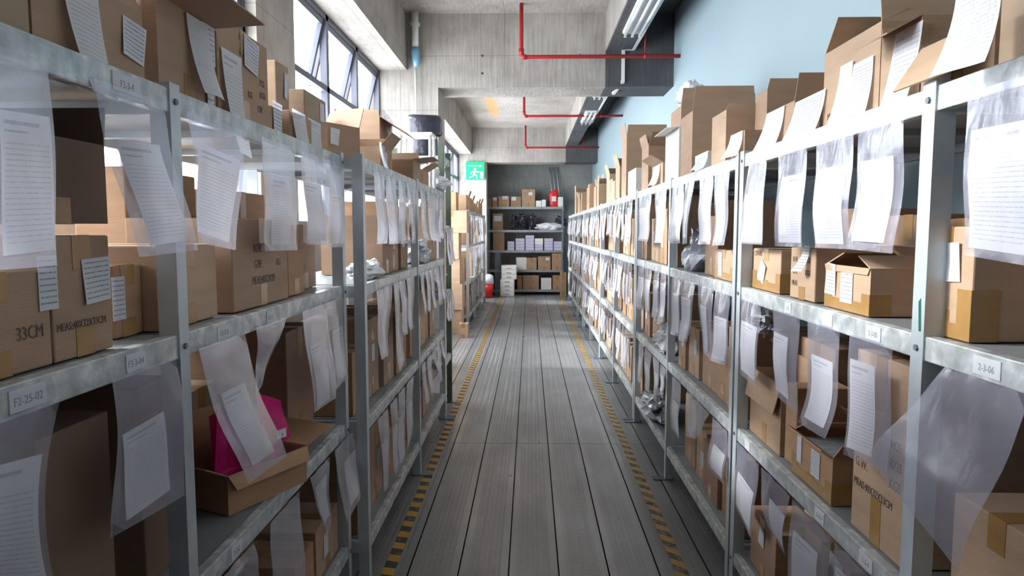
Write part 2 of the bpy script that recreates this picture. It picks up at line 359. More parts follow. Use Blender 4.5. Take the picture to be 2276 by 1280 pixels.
# perimeter beam over the windows, cross beams, long secondary beam
struct(MB().box(-1.98, XI, YN, 8.2, HEAD, CEIL).box(-1.98, XI, 8.8, 17.15, HEAD, CEIL).build('trim_1', 'concrete'))
struct(box(XC, 0.87, 8.2, 8.8, BB, CEIL).build('trim_2', 'concrete'))
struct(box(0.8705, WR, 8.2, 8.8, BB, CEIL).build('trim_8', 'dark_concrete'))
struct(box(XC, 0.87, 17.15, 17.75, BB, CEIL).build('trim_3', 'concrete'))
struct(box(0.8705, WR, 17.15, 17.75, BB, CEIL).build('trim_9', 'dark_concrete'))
struct(box(-1.98, WR, -0.6, 0.0, BB, CEIL).build('trim_4', 'concrete'))
struct(MB().box(0.87, 0.882, 0.0, 8.2, LBZ, CEIL).box(0.87, 0.882, 8.8, 17.15, LBZ, CEIL).build('trim_5', 'concrete'))
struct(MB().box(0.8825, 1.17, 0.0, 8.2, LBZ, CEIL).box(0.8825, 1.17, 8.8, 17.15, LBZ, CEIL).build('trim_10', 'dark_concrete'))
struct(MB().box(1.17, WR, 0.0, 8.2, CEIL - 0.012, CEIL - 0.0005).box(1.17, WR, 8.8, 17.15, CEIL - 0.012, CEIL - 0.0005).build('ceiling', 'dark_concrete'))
struct(box(-1.98, XC, 8.2, 8.8, -0.1, CEIL).build('trim_6', 'concrete'))
struct(box(-1.98, XC, 17.15, 17.75, -0.1, CEIL).build('trim_7', 'concrete'))
th = MB()
for (x_, z_) in ((-0.56, 3.72), (0.58, 3.72), (-0.56, 3.52)): th.tube([(x_, 8.2005, z_), (x_, 8.198, z_)], 0.014, 12)
struct(th.build('trim_11', 'dark_rubber'))
# windows
wn = 0
def window(y0, y1, opened=True, SILL=SILL):
    global wn
    wn += 1
    X = -1.80; t = 0.03; tz = 2.93
    r = struct(empty('window_%d' % wn, (X, y0, SILL)))
    w, h, q = y1 - y0, HEAD - SILL, tz - SILL
    f = MB().box(-t, t, 0, 0.035, 0, h).box(-t, t, w - 0.035, w, 0, h).box(-t, t, 0, w, 0, 0.05).box(-t, t, 0, w, h - 0.05, h).box(-t, t, 0, w, q - 0.03, q + 0.02)
    f.build('frame', 'window_frame', r)
    box(-0.003, 0.003, 0.03, w - 0.03, 0.04, q - 0.02).build('pane', 'window_glass', r)
    sh = h - q - 0.07
    a = math.radians(14 if opened else 0)
    e = empty('sash', (0, 0, h - 0.05)); e.parent = r
    m = MB().box(-0.02, 0.02, 0.04, 0.085, -sh, 0).box(-0.02, 0.02, w - 0.085, w - 0.04, -sh, 0).box(-0.02, 0.02, 0.04, w - 0.04, -0.045, 0).box(-0.02, 0.02, 0.04, w - 0.04, -sh, -sh + 0.045)
    m.box(-0.003, 0.003, 0.08, w - 0.08, -sh + 0.04, -0.04)
    mm = bpy.data.meshes.new('sash')
    C.objects.unlink(e); bpy.data.objects.remove(e)
    pg = m.f[-6:]; gv = m.v[-8:]; fr = MB(); fr.v = m.v[:-8]; fr.f = m.f[:-6]
    so = fr.build('sash', 'window_frame', r); so.location = (0, 0, h - 0.05); so.rotation_euler = (0, a, 0)
    g = MB(); g.v = gv; g.f = [tuple(i - len(fr.v) for i in k) for k in pg]; g.build('pane', 'window_glass', so)
    if opened: MB().tube([(0, 0.10, q + 0.05), (-0.11, 0.10, q + 0.07)], 0.006, 6).build('stay', 'window_frame', r)
for a, b in ((0.5, 1.8), (1.8, 3.1), (3.1, 4.35), (5.05, 6.12), (6.12, 7.16), (7.16, 8.2)): window(a, b, a > 5)
for k in range(8): window(8.8 + k * 8.35 / 8, 8.8 + (k + 1) * 8.35 / 8, k % 2 == 0, SILL2)

# floor marking tape
tag(box(-0.735, -0.672, 0.4, 17.6, 0.0, 0.0012).build('floor_tape', 'hazard_tape'), 'black and yellow striped hazard tape along the left side of the aisle floor', 'tape')
tag(box(0.728, 0.793, 0.4, 17.6, 0.0, 0.0012).build('floor_tape', 'worn_hazard_tape'), 'worn black and yellow hazard tape along the right side of the aisle floor', 'tape')

# red sprinkler pipes
def pipe(Y, x0, x1, z, label, top=CEIL):
    r = tag(empty('sprinkler_pipe', (x0, Y, z)), label, 'pipe', 'red sprinkler pipes')
    MB().tube([(0, 0, top - z), (0, 0, 0.05), (0.015, 0, 0.012), (0.05, 0, 0)] + [(x1 - x0, 0, 0)], 0.022, 12).build('pipe_run', 'red_paint', r, True)
    MB().tube([(-0.0, 0, 0.0), (0.06, 0, 0)], 0.029, 12).tube([(0, 0, 0.09), (0, 0, 0.02)], 0.029, 12).build('elbow', 'red_paint', r, True)
    hx = 1.27 - x0
    MB().tube([(hx, 0, 0.02), (hx, 0, CEIL - z)], 0.008, 8).tube([(hx - 0.012, 0, 0), (hx + 0.012, 0, 0)], 0.03, 12).build('hanger', 'red_paint', r, True)
pipe(7.86, -0.10, 1.66, 3.62, 'nearest red sprinkler pipe below the ceiling, in front of first cross beam')
pipe(12.6, -0.11, 1.66, 3.74, 'red sprinkler pipe between the two cross beams, middle one of three')
pipe(16.85, -0.11, 1.66, 3.68, 'farthest red sprinkler pipe, in front of the last cross beam')
# white cable trunking on the long beam
tr = MB().box(1.17, 1.205, 0.1, 8.16, LBZ - 0.005, LBZ + 0.035).box(1.055, 1.09, 8.16, 8.198, 3.40, LBZ + 0.03).box(1.06, 1.2, 8.16, 8.198, LBZ - 0.005, LBZ + 0.03)
tr.slab([(1.055, 8.16, 3.40), (1.09, 8.16, 3.40), (1.02, 8.5, BB - 0.035), (0.985, 8.5, BB - 0.035)], (0, 0.02, 0.035))
tag(tr.build('cable_trunking', 'white_paint'), 'white cable trunking along the beam and down over the near cross beam', 'trunking')
tag(box(1.17, 1.205, 9.4, 13.6, LBZ - 0.005, LBZ + 0.035).build('cable_trunking', 'white_paint'), 'white cable trunking under the ceiling beam beyond the near cross beam', 'trunking')
# strip lamps under the long beam (switched off)
def lamp(y0, y1, label, n=3):
    r = tag(empty('strip_light', (1.06, y0, LBZ)), label, 'lamp', 'unlit strip lights on the ceiling beam')
    L_ = y1 - y0
    box(-0.10, 0.10, 0, L_, -0.035, 0).build('housing', 'white_paint', r, bevel=0.006)
    for k in range(n):
        xx = -0.075 + 0.15 * k / (n - 1)
        MB().tube([(xx, 0.03, -0.06), (xx, L_ - 0.03, -0.06)], 0.016, 12).build('tube', 'tube_glass', r, True)
        MB().box(xx - 0.012, xx + 0.012, 0.01, 0.035, -0.075, -0.03).box(xx - 0.012, xx + 0.012, L_ - 0.035, L_ - 0.01, -0.075, -0.03).build('socket', 'white_paint', r)
lamp(6.15, 7.4, 'nearest three-tube strip light on the ceiling beam'); lamp(9.6, 10.85, 'strip light just beyond the near cross beam'); lamp(12.2, 13.4, 'farthest strip light on the ceiling beam')
# drain pipe on the column
r = tag(empty('drain_pipe', (-1.33, 8.13, 2.5)), 'white vertical pipe with blue wrapped joint on the concrete column', 'pipe')
MB().tube([(0, 0, 1.7), (0, 0, 1.3)], 0.04, 14).tube([(0, 0, 1.58), (0, 0, 1.54)], 0.055, 14).build('wide_pipe', 'white_paint', r, True)
MB().tube([(0, 0, 1.30), (0, 0, 1.24), (0.01, 0, 1.15), (0, 0, 1.08)], [0.045, 0.052, 0.045, 0.018], 14).build('wrap', 'blue_film', r, True)
MB().tube([(0, 0, 1.08), (0, 0, 0.2)], 0.014, 10).build('thin_pipe', 'white_paint', r, True)
MB().tube([(0, 0, 0.36), (0, 0, 0.27)], 0.026, 10).build('valve', 'blue_film', r, True)
# exit sign on the far column
r = tag(empty('exit_sign', (-1.35, 17.1, 2.93)), 'green exit sign with white arrow and running figure on far column', 'sign')
box(-0.23, 0.23, -0.02, 0.03, 0, 0.44).build('board', 'sign_green', r, bevel=0.005)
MB().box(-0.17, 0.10, -0.024, -0.02, 0.335, 0.35).slab([(0.10, -0.024, 0.31), (0.17, -0.024, 0.3425), (0.17, -0.024, 0.3425), (0.10, -0.024, 0.375)], (0, 0.004, 0)).build('arrow', 'white_paint', r)
man = MB().tube([(-0.005, -0.022, 0.265), (-0.005, -0.026, 0.265)], 0.03, 14)
def limb(pts, wd):
    for a, b in zip(pts, pts[1:]):
        d = Vector((b[0] - a[0], 0, b[1] - a[1])).normalized(); n = Vector((-d.z, 0, d.x)) * wd
        A = Vector((a[0], -0.024, a[1])); B = Vector((b[0], -0.024, b[1]))
        man.slab([A - n, B - n, B + n, A + n], (0, 0.004, 0))
limb([(-0.01, 0.235), (-0.03, 0.14)], 0.026); limb([(-0.03, 0.14), (0.04, 0.10), (0.03, 0.03)], 0.014); limb([(-0.03, 0.14), (-0.07, 0.08), (-0.14, 0.06)], 0.014)
limb([(0.0, 0.22), (0.06, 0.18), (0.10, 0.20)], 0.011); limb([(-0.01, 0.22), (-0.08, 0.20), (-0.11, 0.14)], 0.011)
man.box(0.12, 0.19, -0.024, -0.02, 0.03, 0.20)
man.build('running_figure', 'white_paint', r)

# ------------------------------------------------------------------ racks
XA, XB_, XR, XCF = -0.84, -0.76, 0.93, -1.05
LV = [2.03, 1.45, 0.815, 0.235]                        # tops of the four shelves
def rack(side, X, posts, depth, label, ztops=None, height=2.03, postmat='post_steel', double=False, levels=LV, postw=0.046, tags=()):
    s = 1 if side == 'R' else -1
    r = tag(empty('storage_rack', (X, posts[0], 0)), label, 'rack', 'steel storage racks along the aisle')
    y00 = posts[0]
    def bx(m, x0, x1, y0, y1, z0, z1): m.box(min(s * x0, s * x1), max(s * x0, s * x1), y0 - y00, y1 - y00, z0, z1)
    for i, y in enumerate(posts):
        for k, xx in enumerate((0, depth)):
            m = MB()
            if k == 0:      # angle section: face to the aisle, flange going back
                bx(m, -0.004, 0.0, y - postw / 2, y + postw / 2, 0.0, height + 0.012)
                bx(m, 0.0, 0.045, y - postw / 2, y - postw / 2 + 0.004, 0.0, height + 0.012)
            else:
                bx(m, xx, xx + 0.004, y - postw / 2, y + postw / 2, 0, height); bx(m, xx - 0.045, xx, y - postw / 2, y - postw / 2 + 0.004, 0, height)
            m.build('upright', postmat, r)
        if X in (XA, XR) and i < 4 and posts[0] < 0 and y > 0.5:
            for z in levels:
                m = MB(); m.tube([(s * -0.003, y - y00, z - 0.030), (s * -0.009, y - y00, z - 0.030)], 0.008, 6); m.build('bolt', 'dark_steel', r)
        m = MB(); bx(m, -0.085, 0.06, y - 0.03, y + 0.03, 0.0, 0.006); m.build('foot_plate', 'dark_steel', r)
        for z in levels:
            m = MB(); bx(m, 0.045, depth - 0.045, y - 0.015, y + 0.015, z - 0.06, z - 0.005); m.build('side_rail', 'post_steel', r)
    for a, b in zip(posts, posts[1:]):
        for z in levels:
            y0, y1 = a + postw / 2 - 0.01, b - postw / 2 + 0.01
            m = MB(); bx(m, 0.001, 0.032, y0, y1, z - 0.058, z); bx(m, 0.001, 0.05, y0, y1, z - 0.01, z - 0.004); m.build('beam', 'taped_beam', r, bevel=0.004)
            m = MB(); bx(m, depth - 0.03, depth - 0.001, y0, y1, z - 0.058, z); m.build('rear_beam', 'post_steel', r)
            m = MB(); bx(m, 0.034, depth - 0.032, y0 + 0.005, y1 - 0.005, z - 0.03, z - 0.002)
            for q in range(1, 3): bx(m, 0.034, depth - 0.032, a + (b - a) * q / 3 - 0.02, a + (b - a) * q / 3 + 0.02, z - 0.05, z - 0.03)
            m.build('shelf_board', 'shelf_steel', r)
    for (y, z, wd, txt) in tags:        # paper tags under clear tape on the beams
        a = PI / 2 if side == 'L' else -PI / 2
        m = MB(); bx(m, -0.0012, 0.0008, y - wd / 2, y + wd / 2, z - 0.048, z - 0.010); o = m.build('paper_tag', 'blank_paper', r)
        if txt:
            t = text_mesh('tag_print', txt, 0.021, o, (-s * 0.0014, y - y00, z - 0.038), (PI / 2, 0, a), 'tag_ink', 0.9, 'CENTER')
    return r
def ty(px, X, z): return yat(px, X, z)
tagsA = [(ty(60, XA, LV[1]), LV[1], 0.085, 'F2-25-02'), (ty(300, XA, LV[1]), LV[1], 0.07, 'F2-3-04'), (ty(497, XA, LV[1]), LV[1], 0.08, 'F2-3-3'), (ty(280, XA, LV[0]), LV[0], 0.1, 'F2-3-4'),
         (ty(525, XA, LV[2]), LV[2], 0.07, '2-2-2'), (ty(600, XA, LV[1]), LV[1], 0.06, '2-3-2')]
tagsR = [(ty(2195, XR, LV[1]), LV[1], 0.085, '2-3-06'), (ty(1942, XR, LV[1]), LV[1], 0.08, '2-3-05'), (ty(1840, XR, LV[1]), LV[1], 0.07, ''), (ty(1752, XR, LV[1]), LV[1], 0.06, '2-5'),
         (ty(1822, XR, LV[2]), LV[2], 0.07, '2-3-3'), (ty(1925, XR, LV[2]), LV[2], 0.075, '2-3-4'), (ty(1662, XR, LV[2]), LV[2], 0.06, '')]
rack('L', XA, [-1.38, 0.12, 1.63, 3.08], 0.58, 'steel rack nearest the camera on the left, its pouches hanging before the window', tags=tagsA)
rack('L', XB_, [3.14, 4.66, 6.09], 0.52, 'second steel rack on the left, ending beside the concrete column')
rack('R', XR, [-1.38, 0.12, 1.655, 3.07], 0.60, 'steel rack nearest the camera on the right, with brightly lit top beam', tags=tagsR, postw=0.052)
rr_ = [o for o in C.objects if o.name.startswith('storage_rack') and abs(o.location.x - XR) < 1e-6][0]
for z in (LV[2], LV[3]): box(0.006, 0.05, 3.02 + 1.38, 3.085 + 1.38, z - 0.075, z - 0.058).build('plastic_cap', 'green_plastic', rr_)
MB().slab([(-0.0045, 1.640 + 1.38, 1.46), (-0.0045, 1.650 + 1.38, 1.46), (-0.0045, 1.656 + 1.38, 1.53), (-0.0045, 1.646 + 1.38, 1.54)], (0.0003, 0, 0)).build('paint_mark', 'green_plastic', rr_)
RU = [(3.145, 4.62, 6.03), (6.11, 7.6, 9.06), (9.14, 10.6, 12.06), (12.14, 13.6, 15.06), (15.14, 16.6)]
RN = ['second', 'third', 'fourth', 'fifth', 'sixth and farthest']
for u, n in zip(RU, RN):
    rack('R', XR, list(u), 0.60, '%s steel rack unit from the camera in the right row' % n, postmat='post_steel')
rack('L', -0.77, [6.16, 6.68], 0.45, 'narrow taller rack with a dark green post at the end of left rack', height=2.42, postmat='green_steel', levels=[2.36, 1.74, 1.13, 0.5])
rack('L', XCF, [11.8, 13.25, 14.7, 16.1], 0.5, 'far left steel rack beyond the stacked cartons, near the exit sign')

# ------------------------------------------------------------------ cartons
def frame_of(side, X, ya, yb, z):
    if side == 'R': return (X, yb, z), -PI / 2
    if side == 'L': return (X, ya, z), PI / 2
    return (ya, X, z), 0.0                                # side 'B': faces the camera, ya..yb run along x
def carton(side, X, ya, yb, z0, h, d, label, mat=0, opened=None, stickers=(), texts=(), tape=True, sheets=(), group=None, yaw=0, name='cardboard_carton', cat='box', bev=True, fill=None, corner=False):
    loc, rz = frame_of(side, X, ya, yb, z0 + 0.0015)
    W = yb - ya
    r = tag(empty(name, loc, rz + yaw), label, cat, group)
    mt = CARD[mat] if isinstance(mat, int) else M[mat]
    if opened is None:
        MB().box(0, W, 0, d, 0, h).build('body', mt, r, bevel=0.004 if bev else 0)
        if tape:
            m = MB().box(W / 2 - 0.028, W / 2 + 0.028, -0.0012, 0.0, h * 0.72, h).box(W / 2 - 0.028, W / 2 + 0.028, 0, d, h, h + 0.0012)
            m.build('tape', 'brown_tape', r)
            box(W / 2 - 0.028, W / 2 + 0.028, -0.0012, 0.0, 0.0, h * 0.25).build('tape', 'brown_tape', r)
    else:
        t = 0.005
        MB().box(0, W, 0, t, 0, h).box(0, W, d - t, d, 0, h).box(0, t, t, d - t, 0, h).box(W - t, W, t, d - t, 0, h).box(t, W - t, t, d - t, 0, t).build('body', mt, r)
        if tape: box(W / 2 - 0.028, W / 2 + 0.028, -0.0012, 0, 0, h * 0.3).build('tape', 'brown_tape', r)
        for e, ang, ln in opened:
            a = math.radians(ang)
            o = {'f': Vector((0, -1, 0)), 'b': Vector((0, 1, 0)), 'l': Vector((-1, 0, 0)), 'r': Vector((1, 0, 0))}[e]
            p = {'f': ((0, 0), (W, 0)), 'b': ((0, d), (W, d)), 'l': ((0, 0), (0, d)), 'r': ((W, 0), (W, d))}[e]
            v = (Vector((0, 0, 1)) * math.cos(a) + o * math.sin(a)) * ln
            p0 = Vector((*p[0], h)); p1 = Vector((*p[1], h)); nrm = (-Vector((0, 0, 1)) * math.sin(a) + o * math.cos(a)) * -0.004
            ed = (p1 - p0).normalized() * 0.012
            MB().slab([p0, p1, p1 + v - ed, p0 + v + ed], nrm).build('flap', mt, r)
        if fill: box(0.02, W - 0.02, 0.02, d - 0.02, h * 0.5, h * 0.86).build('contents', fill, r)
    if corner:
        MB().box(-0.0012, 0.05, -0.0013, 0, 0, h * .45).build('corner_tape', 'brown_tape', r)
        MB().box(W - 0.05, W + 0.0012, -0.0013, 0, 0, h * 0.45).box(W, W + 0.0013, -0.0013, 0.06, 0, h * .45).box(0.05, W, -0.0014, 0, 0, 0.035).build('corner_tape', 'brown_tape', r)
    for sk in stickers:      # (u centre, v centre, width, height, tilt, material, optional name)
        u, v, sw, sh, tl = sk[:5]; mm = sk[5] if len(sk) > 5 else 'sticker_paper'
        c, s_ = math.cos(tl), math.sin(tl); cx, cz = u * W, v * h
        P = [(cx + a * sw / 2 * c - b * sh / 2 * s_, -0.0028 - (0.004 if a * b > 0 and tl else 0), cz + a * sw / 2 * s_ + b * sh / 2 * c) for a, b in ((-1, -1), (1, -1), (1, 1), (-1, 1))]
        MB().slab(P, (0, 0.0008, 0)).build('shipping_label', mm, r)
    for (u0, v0, sw, sh, tl, mm, *of) in sheets:
        of = of[0] if of else 0.0      # loose sheet taped by its top edge, curling out
        ph = random.uniform(0, 3)
        def fn(a, b, u0=u0, v0=v0, sw=sw, sh=sh, tl=tl, ph=ph, of=of):
            xx = u0 * W + a * sw - b * sh * math.tan(tl); zz = v0 * h - b * sh
            return (xx, -0.006 - of - 0.035 * b * b - 0.012 * math.sin(a * 3 + ph) * b, zz)
        MB().grid(fn, 5, 8).build('paper_sheet', mm, r, True)
    for (u, v, s_, txt) in texts:
        text_mesh('printed_text', txt, s_, r, (u * W, -0.0008, v * h), (PI / 2, 0, 0), 'print_ink', 0.8)
    return r
def pc(side, X, pxa, pxb, ytop, z0, d, label, **k):       # measured: columns of the base edge, row of the top edge
    ya, yb = sorted((yat(pxa, X, z0 + 0.1), yat(pxb, X, z0 + 0.1)))
    ref = yb if side == 'R' else ya
    mid = (ya + yb) / 2
    h = zat(X, mid, ytop) - z0
    nx = [q for q in LV if q > z0 + 0.2]
    if z0 < 2 and nx: h = min(h, min(nx) - 0.075 - z0)
    return carton(side, X, ya, yb, z0, h, d, label, **k)
MT = [(0.06, 0.80, 0.035, 'QTY:'), (0.06, 0.66, 0.035, 'N.W.'), (0.06, 0.52, 0.035, 'G.W.'), (0.70, 0.80, 0.035, 'PCS'), (0.70, 0.66, 0.035, 'KGS'), (0.70, 0.52, 0.035, 'KGS')]
# ---- right rack, shelf below the top beam (level 1)
z = LV[1]; X = 0.975
pc('R', X, 2040, 2160, 505, z, 0.42, 'large taped carton beside the nearest right post with two curled labels', mat=2, corner=True, stickers=[(0.36, 0.66, 0.05, 0.09, 0, 'sticker_paper'), (0.62, 0.68, 0.075, 0.09, 0.05, 'blank_paper')])
pc('R', X, 1835, 1935, 592, z, 0.22, 'open taped carton with two striped labels side by side on right shelf', mat=2, corner=True, opened=[('f', 178, 0.02), ('b', -50, 0.1), ('l', -68, 0.11), ('r', -72, 0.11)], stickers=[(0.16, 0.66, 0.07, 0.10, -0.05), (0.52, 0.58, 0.08, 0.11, 0.0)])
pc('R', X, 1757, 1812, 552, z, 0.30, 'upright carton printed with weight lines between two taped cartons on right', mat=2, texts=[(0.1, 0.72, 0.028, 'N.W.'), (0.1, 0.48, 0.028, 'G.W.'), (0.62, 0.72, 0.028, 'KGS'), (0.62, 0.48, 0.028, 'KGS'), (0.08, 0.25, 0.028, 'MEAS')], sheets=[(0.62, 1.05, 0.045, 0.09, 0.05, 'sticker_paper')])
carton('R', X, 2.70, 3.03, z, 0.17, 0.24, 'taped carton with a crooked square label beside the second right post', mat=2, corner=True, stickers=[(0.38, 0.44, 0.07, 0.085, -0.5, 'blank_paper')], texts=[(0.05, 0.82, 0.03, 'CTN NO.')])
pc('R', X, 1590, 1630, 556, z, 0.3, 'small taped carton with label just beyond the second right post', mat=2, corner=True, stickers=[(0.3, 0.5, 0.07, 0.12, 0)])
carton('R', X + 0.43, 1.50, 1.74, z, 0.44, 0.10, 'tall brown carton at the rear behind the nearest right post', mat=1)
carton('R', X + 0.25, 1.20, 1.53, z, 0.36, 0.28, 'dark brown carton at the rear right edge of the nearest shelf', mat='cardboard_shaded_brown')
carton('R', X + 0.24, 1.78, 2.18, z, 0.28, 0.30, 'wide brown carton behind the open labelled carton on right shelf', mat=0)
carton('R', X + 0.32, 2.2, 2.6, z, 0.30, 0.22, 'brown carton behind the weight-printed carton on right shelf', mat=1)
carton('R', X + 0.25, 2.66, 3.0, z, 0.33, 0.28, 'tall tan carton behind the crooked-label carton on right shelf', mat=0)
carton('R', X + 0.28, 1.22, 1.56, z + 0.365, 0.055, 0.24, 'flat blue box lying on a dark carton under the top right beam', mat='blue_card', tape=False)
# ---- right rack, level 2
z = LV[2]
pc('R', 0.97, 1893, 2008, 795, z, 0.42, 'tall carton printed MEAS 40X32X33CM beside the nearest right post', mat=2, texts=[(0.06, 0.56, 0.04, 'QTY.'), (0.06, 0.46, 0.04, 'N.W.'), (0.06, 0.36, 0.04, 'G.W.'), (0.72, 0.56, 0.04, 'PCS'), (0.72, 0.46, 0.04, 'KGS'), (0.72, 0.36, 0.04, 'KGS'), (0.04, 0.25, 0.032, 'MEAS:40X32X33CM')])
pc('R', 0.97, 1762, 1850, 985, z, 0.24, 'half-open carton with plastic sticking out and two labels on right shelf', mat=4, corner=True, opened=[('f', 60, 0.04), ('b', -40, 0.12), ('l', -60, 0.1), ('r', 35, 0.06)], stickers=[(0.2, 0.66, 0.04, 0.1, 0, 'blank_paper'), (0.62, 0.6, 0.07, 0.09, 0)], fill='grey_film')
carton('R', 0.98, 2.66, 3.03, z, 0.28, 0.2, 'battered carton with weight print and torn corner on lower right shelf', mat=0, texts=[(0.1, 0.8, 0.032, 'N.W.'), (0.1, 0.62, 0.032, 'MEAS:40X32'), (0.6, 0.8, 0.032, 'KGS')], opened=[('f', 168, 0.12), ('b', 0, 0.06)])
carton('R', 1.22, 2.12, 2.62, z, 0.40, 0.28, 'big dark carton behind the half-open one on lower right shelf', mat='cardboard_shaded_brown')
carton('R', 1.19, 2.68, 3.02, z, 0.42, 0.3, 'tall tan carton at the rear by the second right post', mat=0)
carton('R', 0.99, 2.53, 2.64, z, 0.30, 0.2, 'stack of folded cardboard sheets standing between cartons on right shelf', mat=4, tape=False, name='cardboard_sheets', cat='cardboard')
carton('R', 1.0, 1.30, 1.60, z, 0.27, 0.36, 'tan carton behind the big swaying empty pouch at lower right', mat=2)
carton('R', 0.985, 0.98, 1.27, z, 0.30, 0.38, 'tan carton at the lower right corner with crumpled film on top', mat=2)
# ---- right rack, level 3
z = LV[3]
pc('R', 0.98, 1668, 1722, 1155, z, 0.2, 'brown carton with small label on the bottom right shelf', mat=0, stickers=[(0.5, 0.7, 0.06, 0.08, -0.2)])
carton('R', 0.98, 2.05, 2.4, z, 0.42, 0.42, 'tan carton on bottom right shelf behind the pouch with long list', mat=2, stickers=[(0.75, 0.9, 0.1, 0.09, -0.1)])
carton('R', 0.98, 1.68, 2.0, z, 0.36, 0.42, 'tan carton on bottom right shelf nearest to the camera', mat=0)
carton('R', 1.2, 2.45, 2.95, z, 0.45, 0.3, 'tall carton at the rear of the bottom right shelf', mat=1)
# ---- right top shelf
z = LV[0]; X = 0.985
pc('R', X, 1830, 1955, 88, z, 0.42, 'large pale carton open at top with white sheet hanging, on right rack', mat=2, opened=[('f', -64, 0.09), ('b', 5, 0.05), ('l', -30, 0.12), ('r', -20, 0.12)], sheets=[(0.36, 0.72, 0.085, 0.2, 0.05, 'blank_paper'), (0.60, 0.66, 0.12, 0.19, 0.03, 'table_paper')], texts=[(0.1, 0.12, 0.03, 'MEAS')], tape=False)
pc('R', X, 1957, 2046, 60, z, 0.42, 'open carton with a wide flap and table sheet above nearest right post', mat=2, opened=[('f', 118, 0.09), ('b', 0, 0.12), ('l', 20, 0.1)], sheets=[(0.42, 0.92, 0.13, 0.245, 0.12, 'table_paper')])
pc('R', X, 2050, 2214, 78, z, 0.44, 'big carton whose front flap folds down, holding a large ruled sheet', mat=2, opened=[('f', 146, 0.13), ('b', 0, 0.14), ('l', 40, 0.12)], stickers=[(0.38, 0.42, 0.05, 0.12, 0, 'blank_paper')], sheets=[(1.12, 1.22, 0.14, 0.16, 0.0, 'table_paper', 0.10)])
pc('R', X, 2222, 2420, -70, z, 0.44, 'olive brown carton at the upper right edge of the view', mat=3)
# ---- left rack A, top shelf
z = LV[0]; X = -0.885
pc('L', X, -160, 62, -90, z, 0.4, 'dark brown carton at the upper left edge of the view', mat=3)
pc('L', X, 66, 318, -30, z, 0.44, 'wide open carton at upper left with a sheet and striped label', mat=0, opened=[('f', -20, 0.13), ('b', 0, 0.13), ('r', 14, 0.12)], stickers=[(0.88, 0.54, 0.085, 0.085, -0.12)], sheets=[(0.2, 1.05, 0.115, 0.235, -0.06, 'list_paper')])
pc('L', X, 350, 478, 28, z, 0.42, 'brown carton with hanging paper and barcode labels on the left rack', mat=0, opened=[('f', 88, 0.15), ('b', 0, 0.12), ('r', 94, 0.12)], stickers=[(0.88, 0.80, 0.07, 0.12, 0), (0.86, 0.36, 0.045, 0.15, 0.02, 'sticker_paper')], sheets=[(0.45, 0.98, 0.12, 0.2, -0.05, 'blank_paper')])
pc('L', X, 484, 597, 72, z, 0.42, 'carton with printed weight marks and grey list on left rack top', mat=0, stickers=[(0.62, 0.78, 0.11, 0.10, -0.12)], sheets=[(0.04, 0.68, 0.14, 0.3, 0, 'list_paper')], texts=[(0.4, 0.88, 0.03, 'KGS'), (0.40, 0.72, 0.03, 'KGS'), (0.8, 0.5, 0.03, 'PCS'), (0.8, 0.36, 0.03, 'KGS'), (0.74, 0.18, 0.032, 'CM'), (0.55, 0.3, 0.03, 'KG')])
carton('L', X - 0.02, 2.37, 2.54, z, 0.1, 0.22, 'small brown carton with a striped label at the left rack edge', mat=0, stickers=[(0.62, 0.6, 0.08, 0.12, -0.05)])
carton('L', -1.24, 2.9, 3.1, z, 0.3, 0.16, 'open carton with tall bright flap near the grey wall pier', mat=4, opened=[('b', 0, 0.16), ('l', 4, 0.13), ('r', 25, 0.12)])
carton('L', X, 2.56, 2.81, z, 0.11, 0.2, 'carton behind the sloping white sheet on the left rack top', mat=0, sheets=[(0.02, 1.06, 0.15, 0.2, -0.10, 'list_paper')])
carton('L', X - 0.03, 2.83, 3.14, z, 0.13, 0.3, 'carton with grey list and tape below the battered box', mat=4, sheets=[(0.02, 0.98, 0.18, 0.22, 0, 'list_paper')])
carton('L', -0.94, 2.9, 3.2, z + 0.134, 0.12, 0.22, 'battered dull box lying on top of the taped cartons on left', mat=3, stickers=[(0.78, 0.5, 0.06, 0.08, 0, 'blank_paper')], tape=False)
carton('L', -0.97, 2.66, 2.8, z + 0.115, 0.2, 0.16, 'narrow tilted carton with a sealed envelope on its face', mat=3, stickers=[(0.70, 0.6, 0.04, 0.1, -0.15, 'blank_paper')], tape=False)
# ---- left rack A, level 1 (z = 1.45)
z = LV[1]; X = -0.885
pc('L', X, -160, 112, 610, z, 0.42, 'large carton at the left edge printed CM with a blue label', mat=0, texts=[(0.66, 0.32, 0.034, '33CM'), ], stickers=[(0.98, 0.86, 0.05, 0.1, 0)])
pc('L', X, 116, 248, 525, z, 0.4, 'carton printed MEAS with striped label on the left rack', mat=0, stickers=[(0.72, 0.62, 0.085, 0.09, 0.05)], texts=[(0.05, 0.24, 0.022, 'MEAS:40X32X33CM')])
pc('L', X - 0.06, 252, 315, 590, z, 0.3, 'carton with a small green printed label behind the nearest left post', mat=4, stickers=[(0.14, 0.55, 0.05, 0.10, 0)])
pc('L', X - 0.02, 352, 482, 545, z, 0.34, 'plain tan carton just beyond the nearest left post', mat=2)
pc('L', X, 518, 640, 488, z, 0.32, 'tall carton with weight print and brown tape at mid left rack', mat=0, texts=[(0.34, 0.62, 0.04, 'N.W.'), (0.34, 0.44, 0.04, 'G.W.'), (0.76, 0.62, 0.035, 'KG'), (0.76, 0.44, 0.035, 'KG'), (0.30, 0.26, 0.036, 'MEAS:40X33CM')])
carton('L', -0.9, 2.54, 2.72, z, 0.25, 0.24, 'brown carton with a bent corner behind the grey pouch', mat=4)
carton('L', -0.95, 2.75, 3.03, z, 0.27, 0.2, 'carton with red brown print beside the second left post', mat=0, texts=[(0.1, 0.3, 0.04, 'MI ORE')])
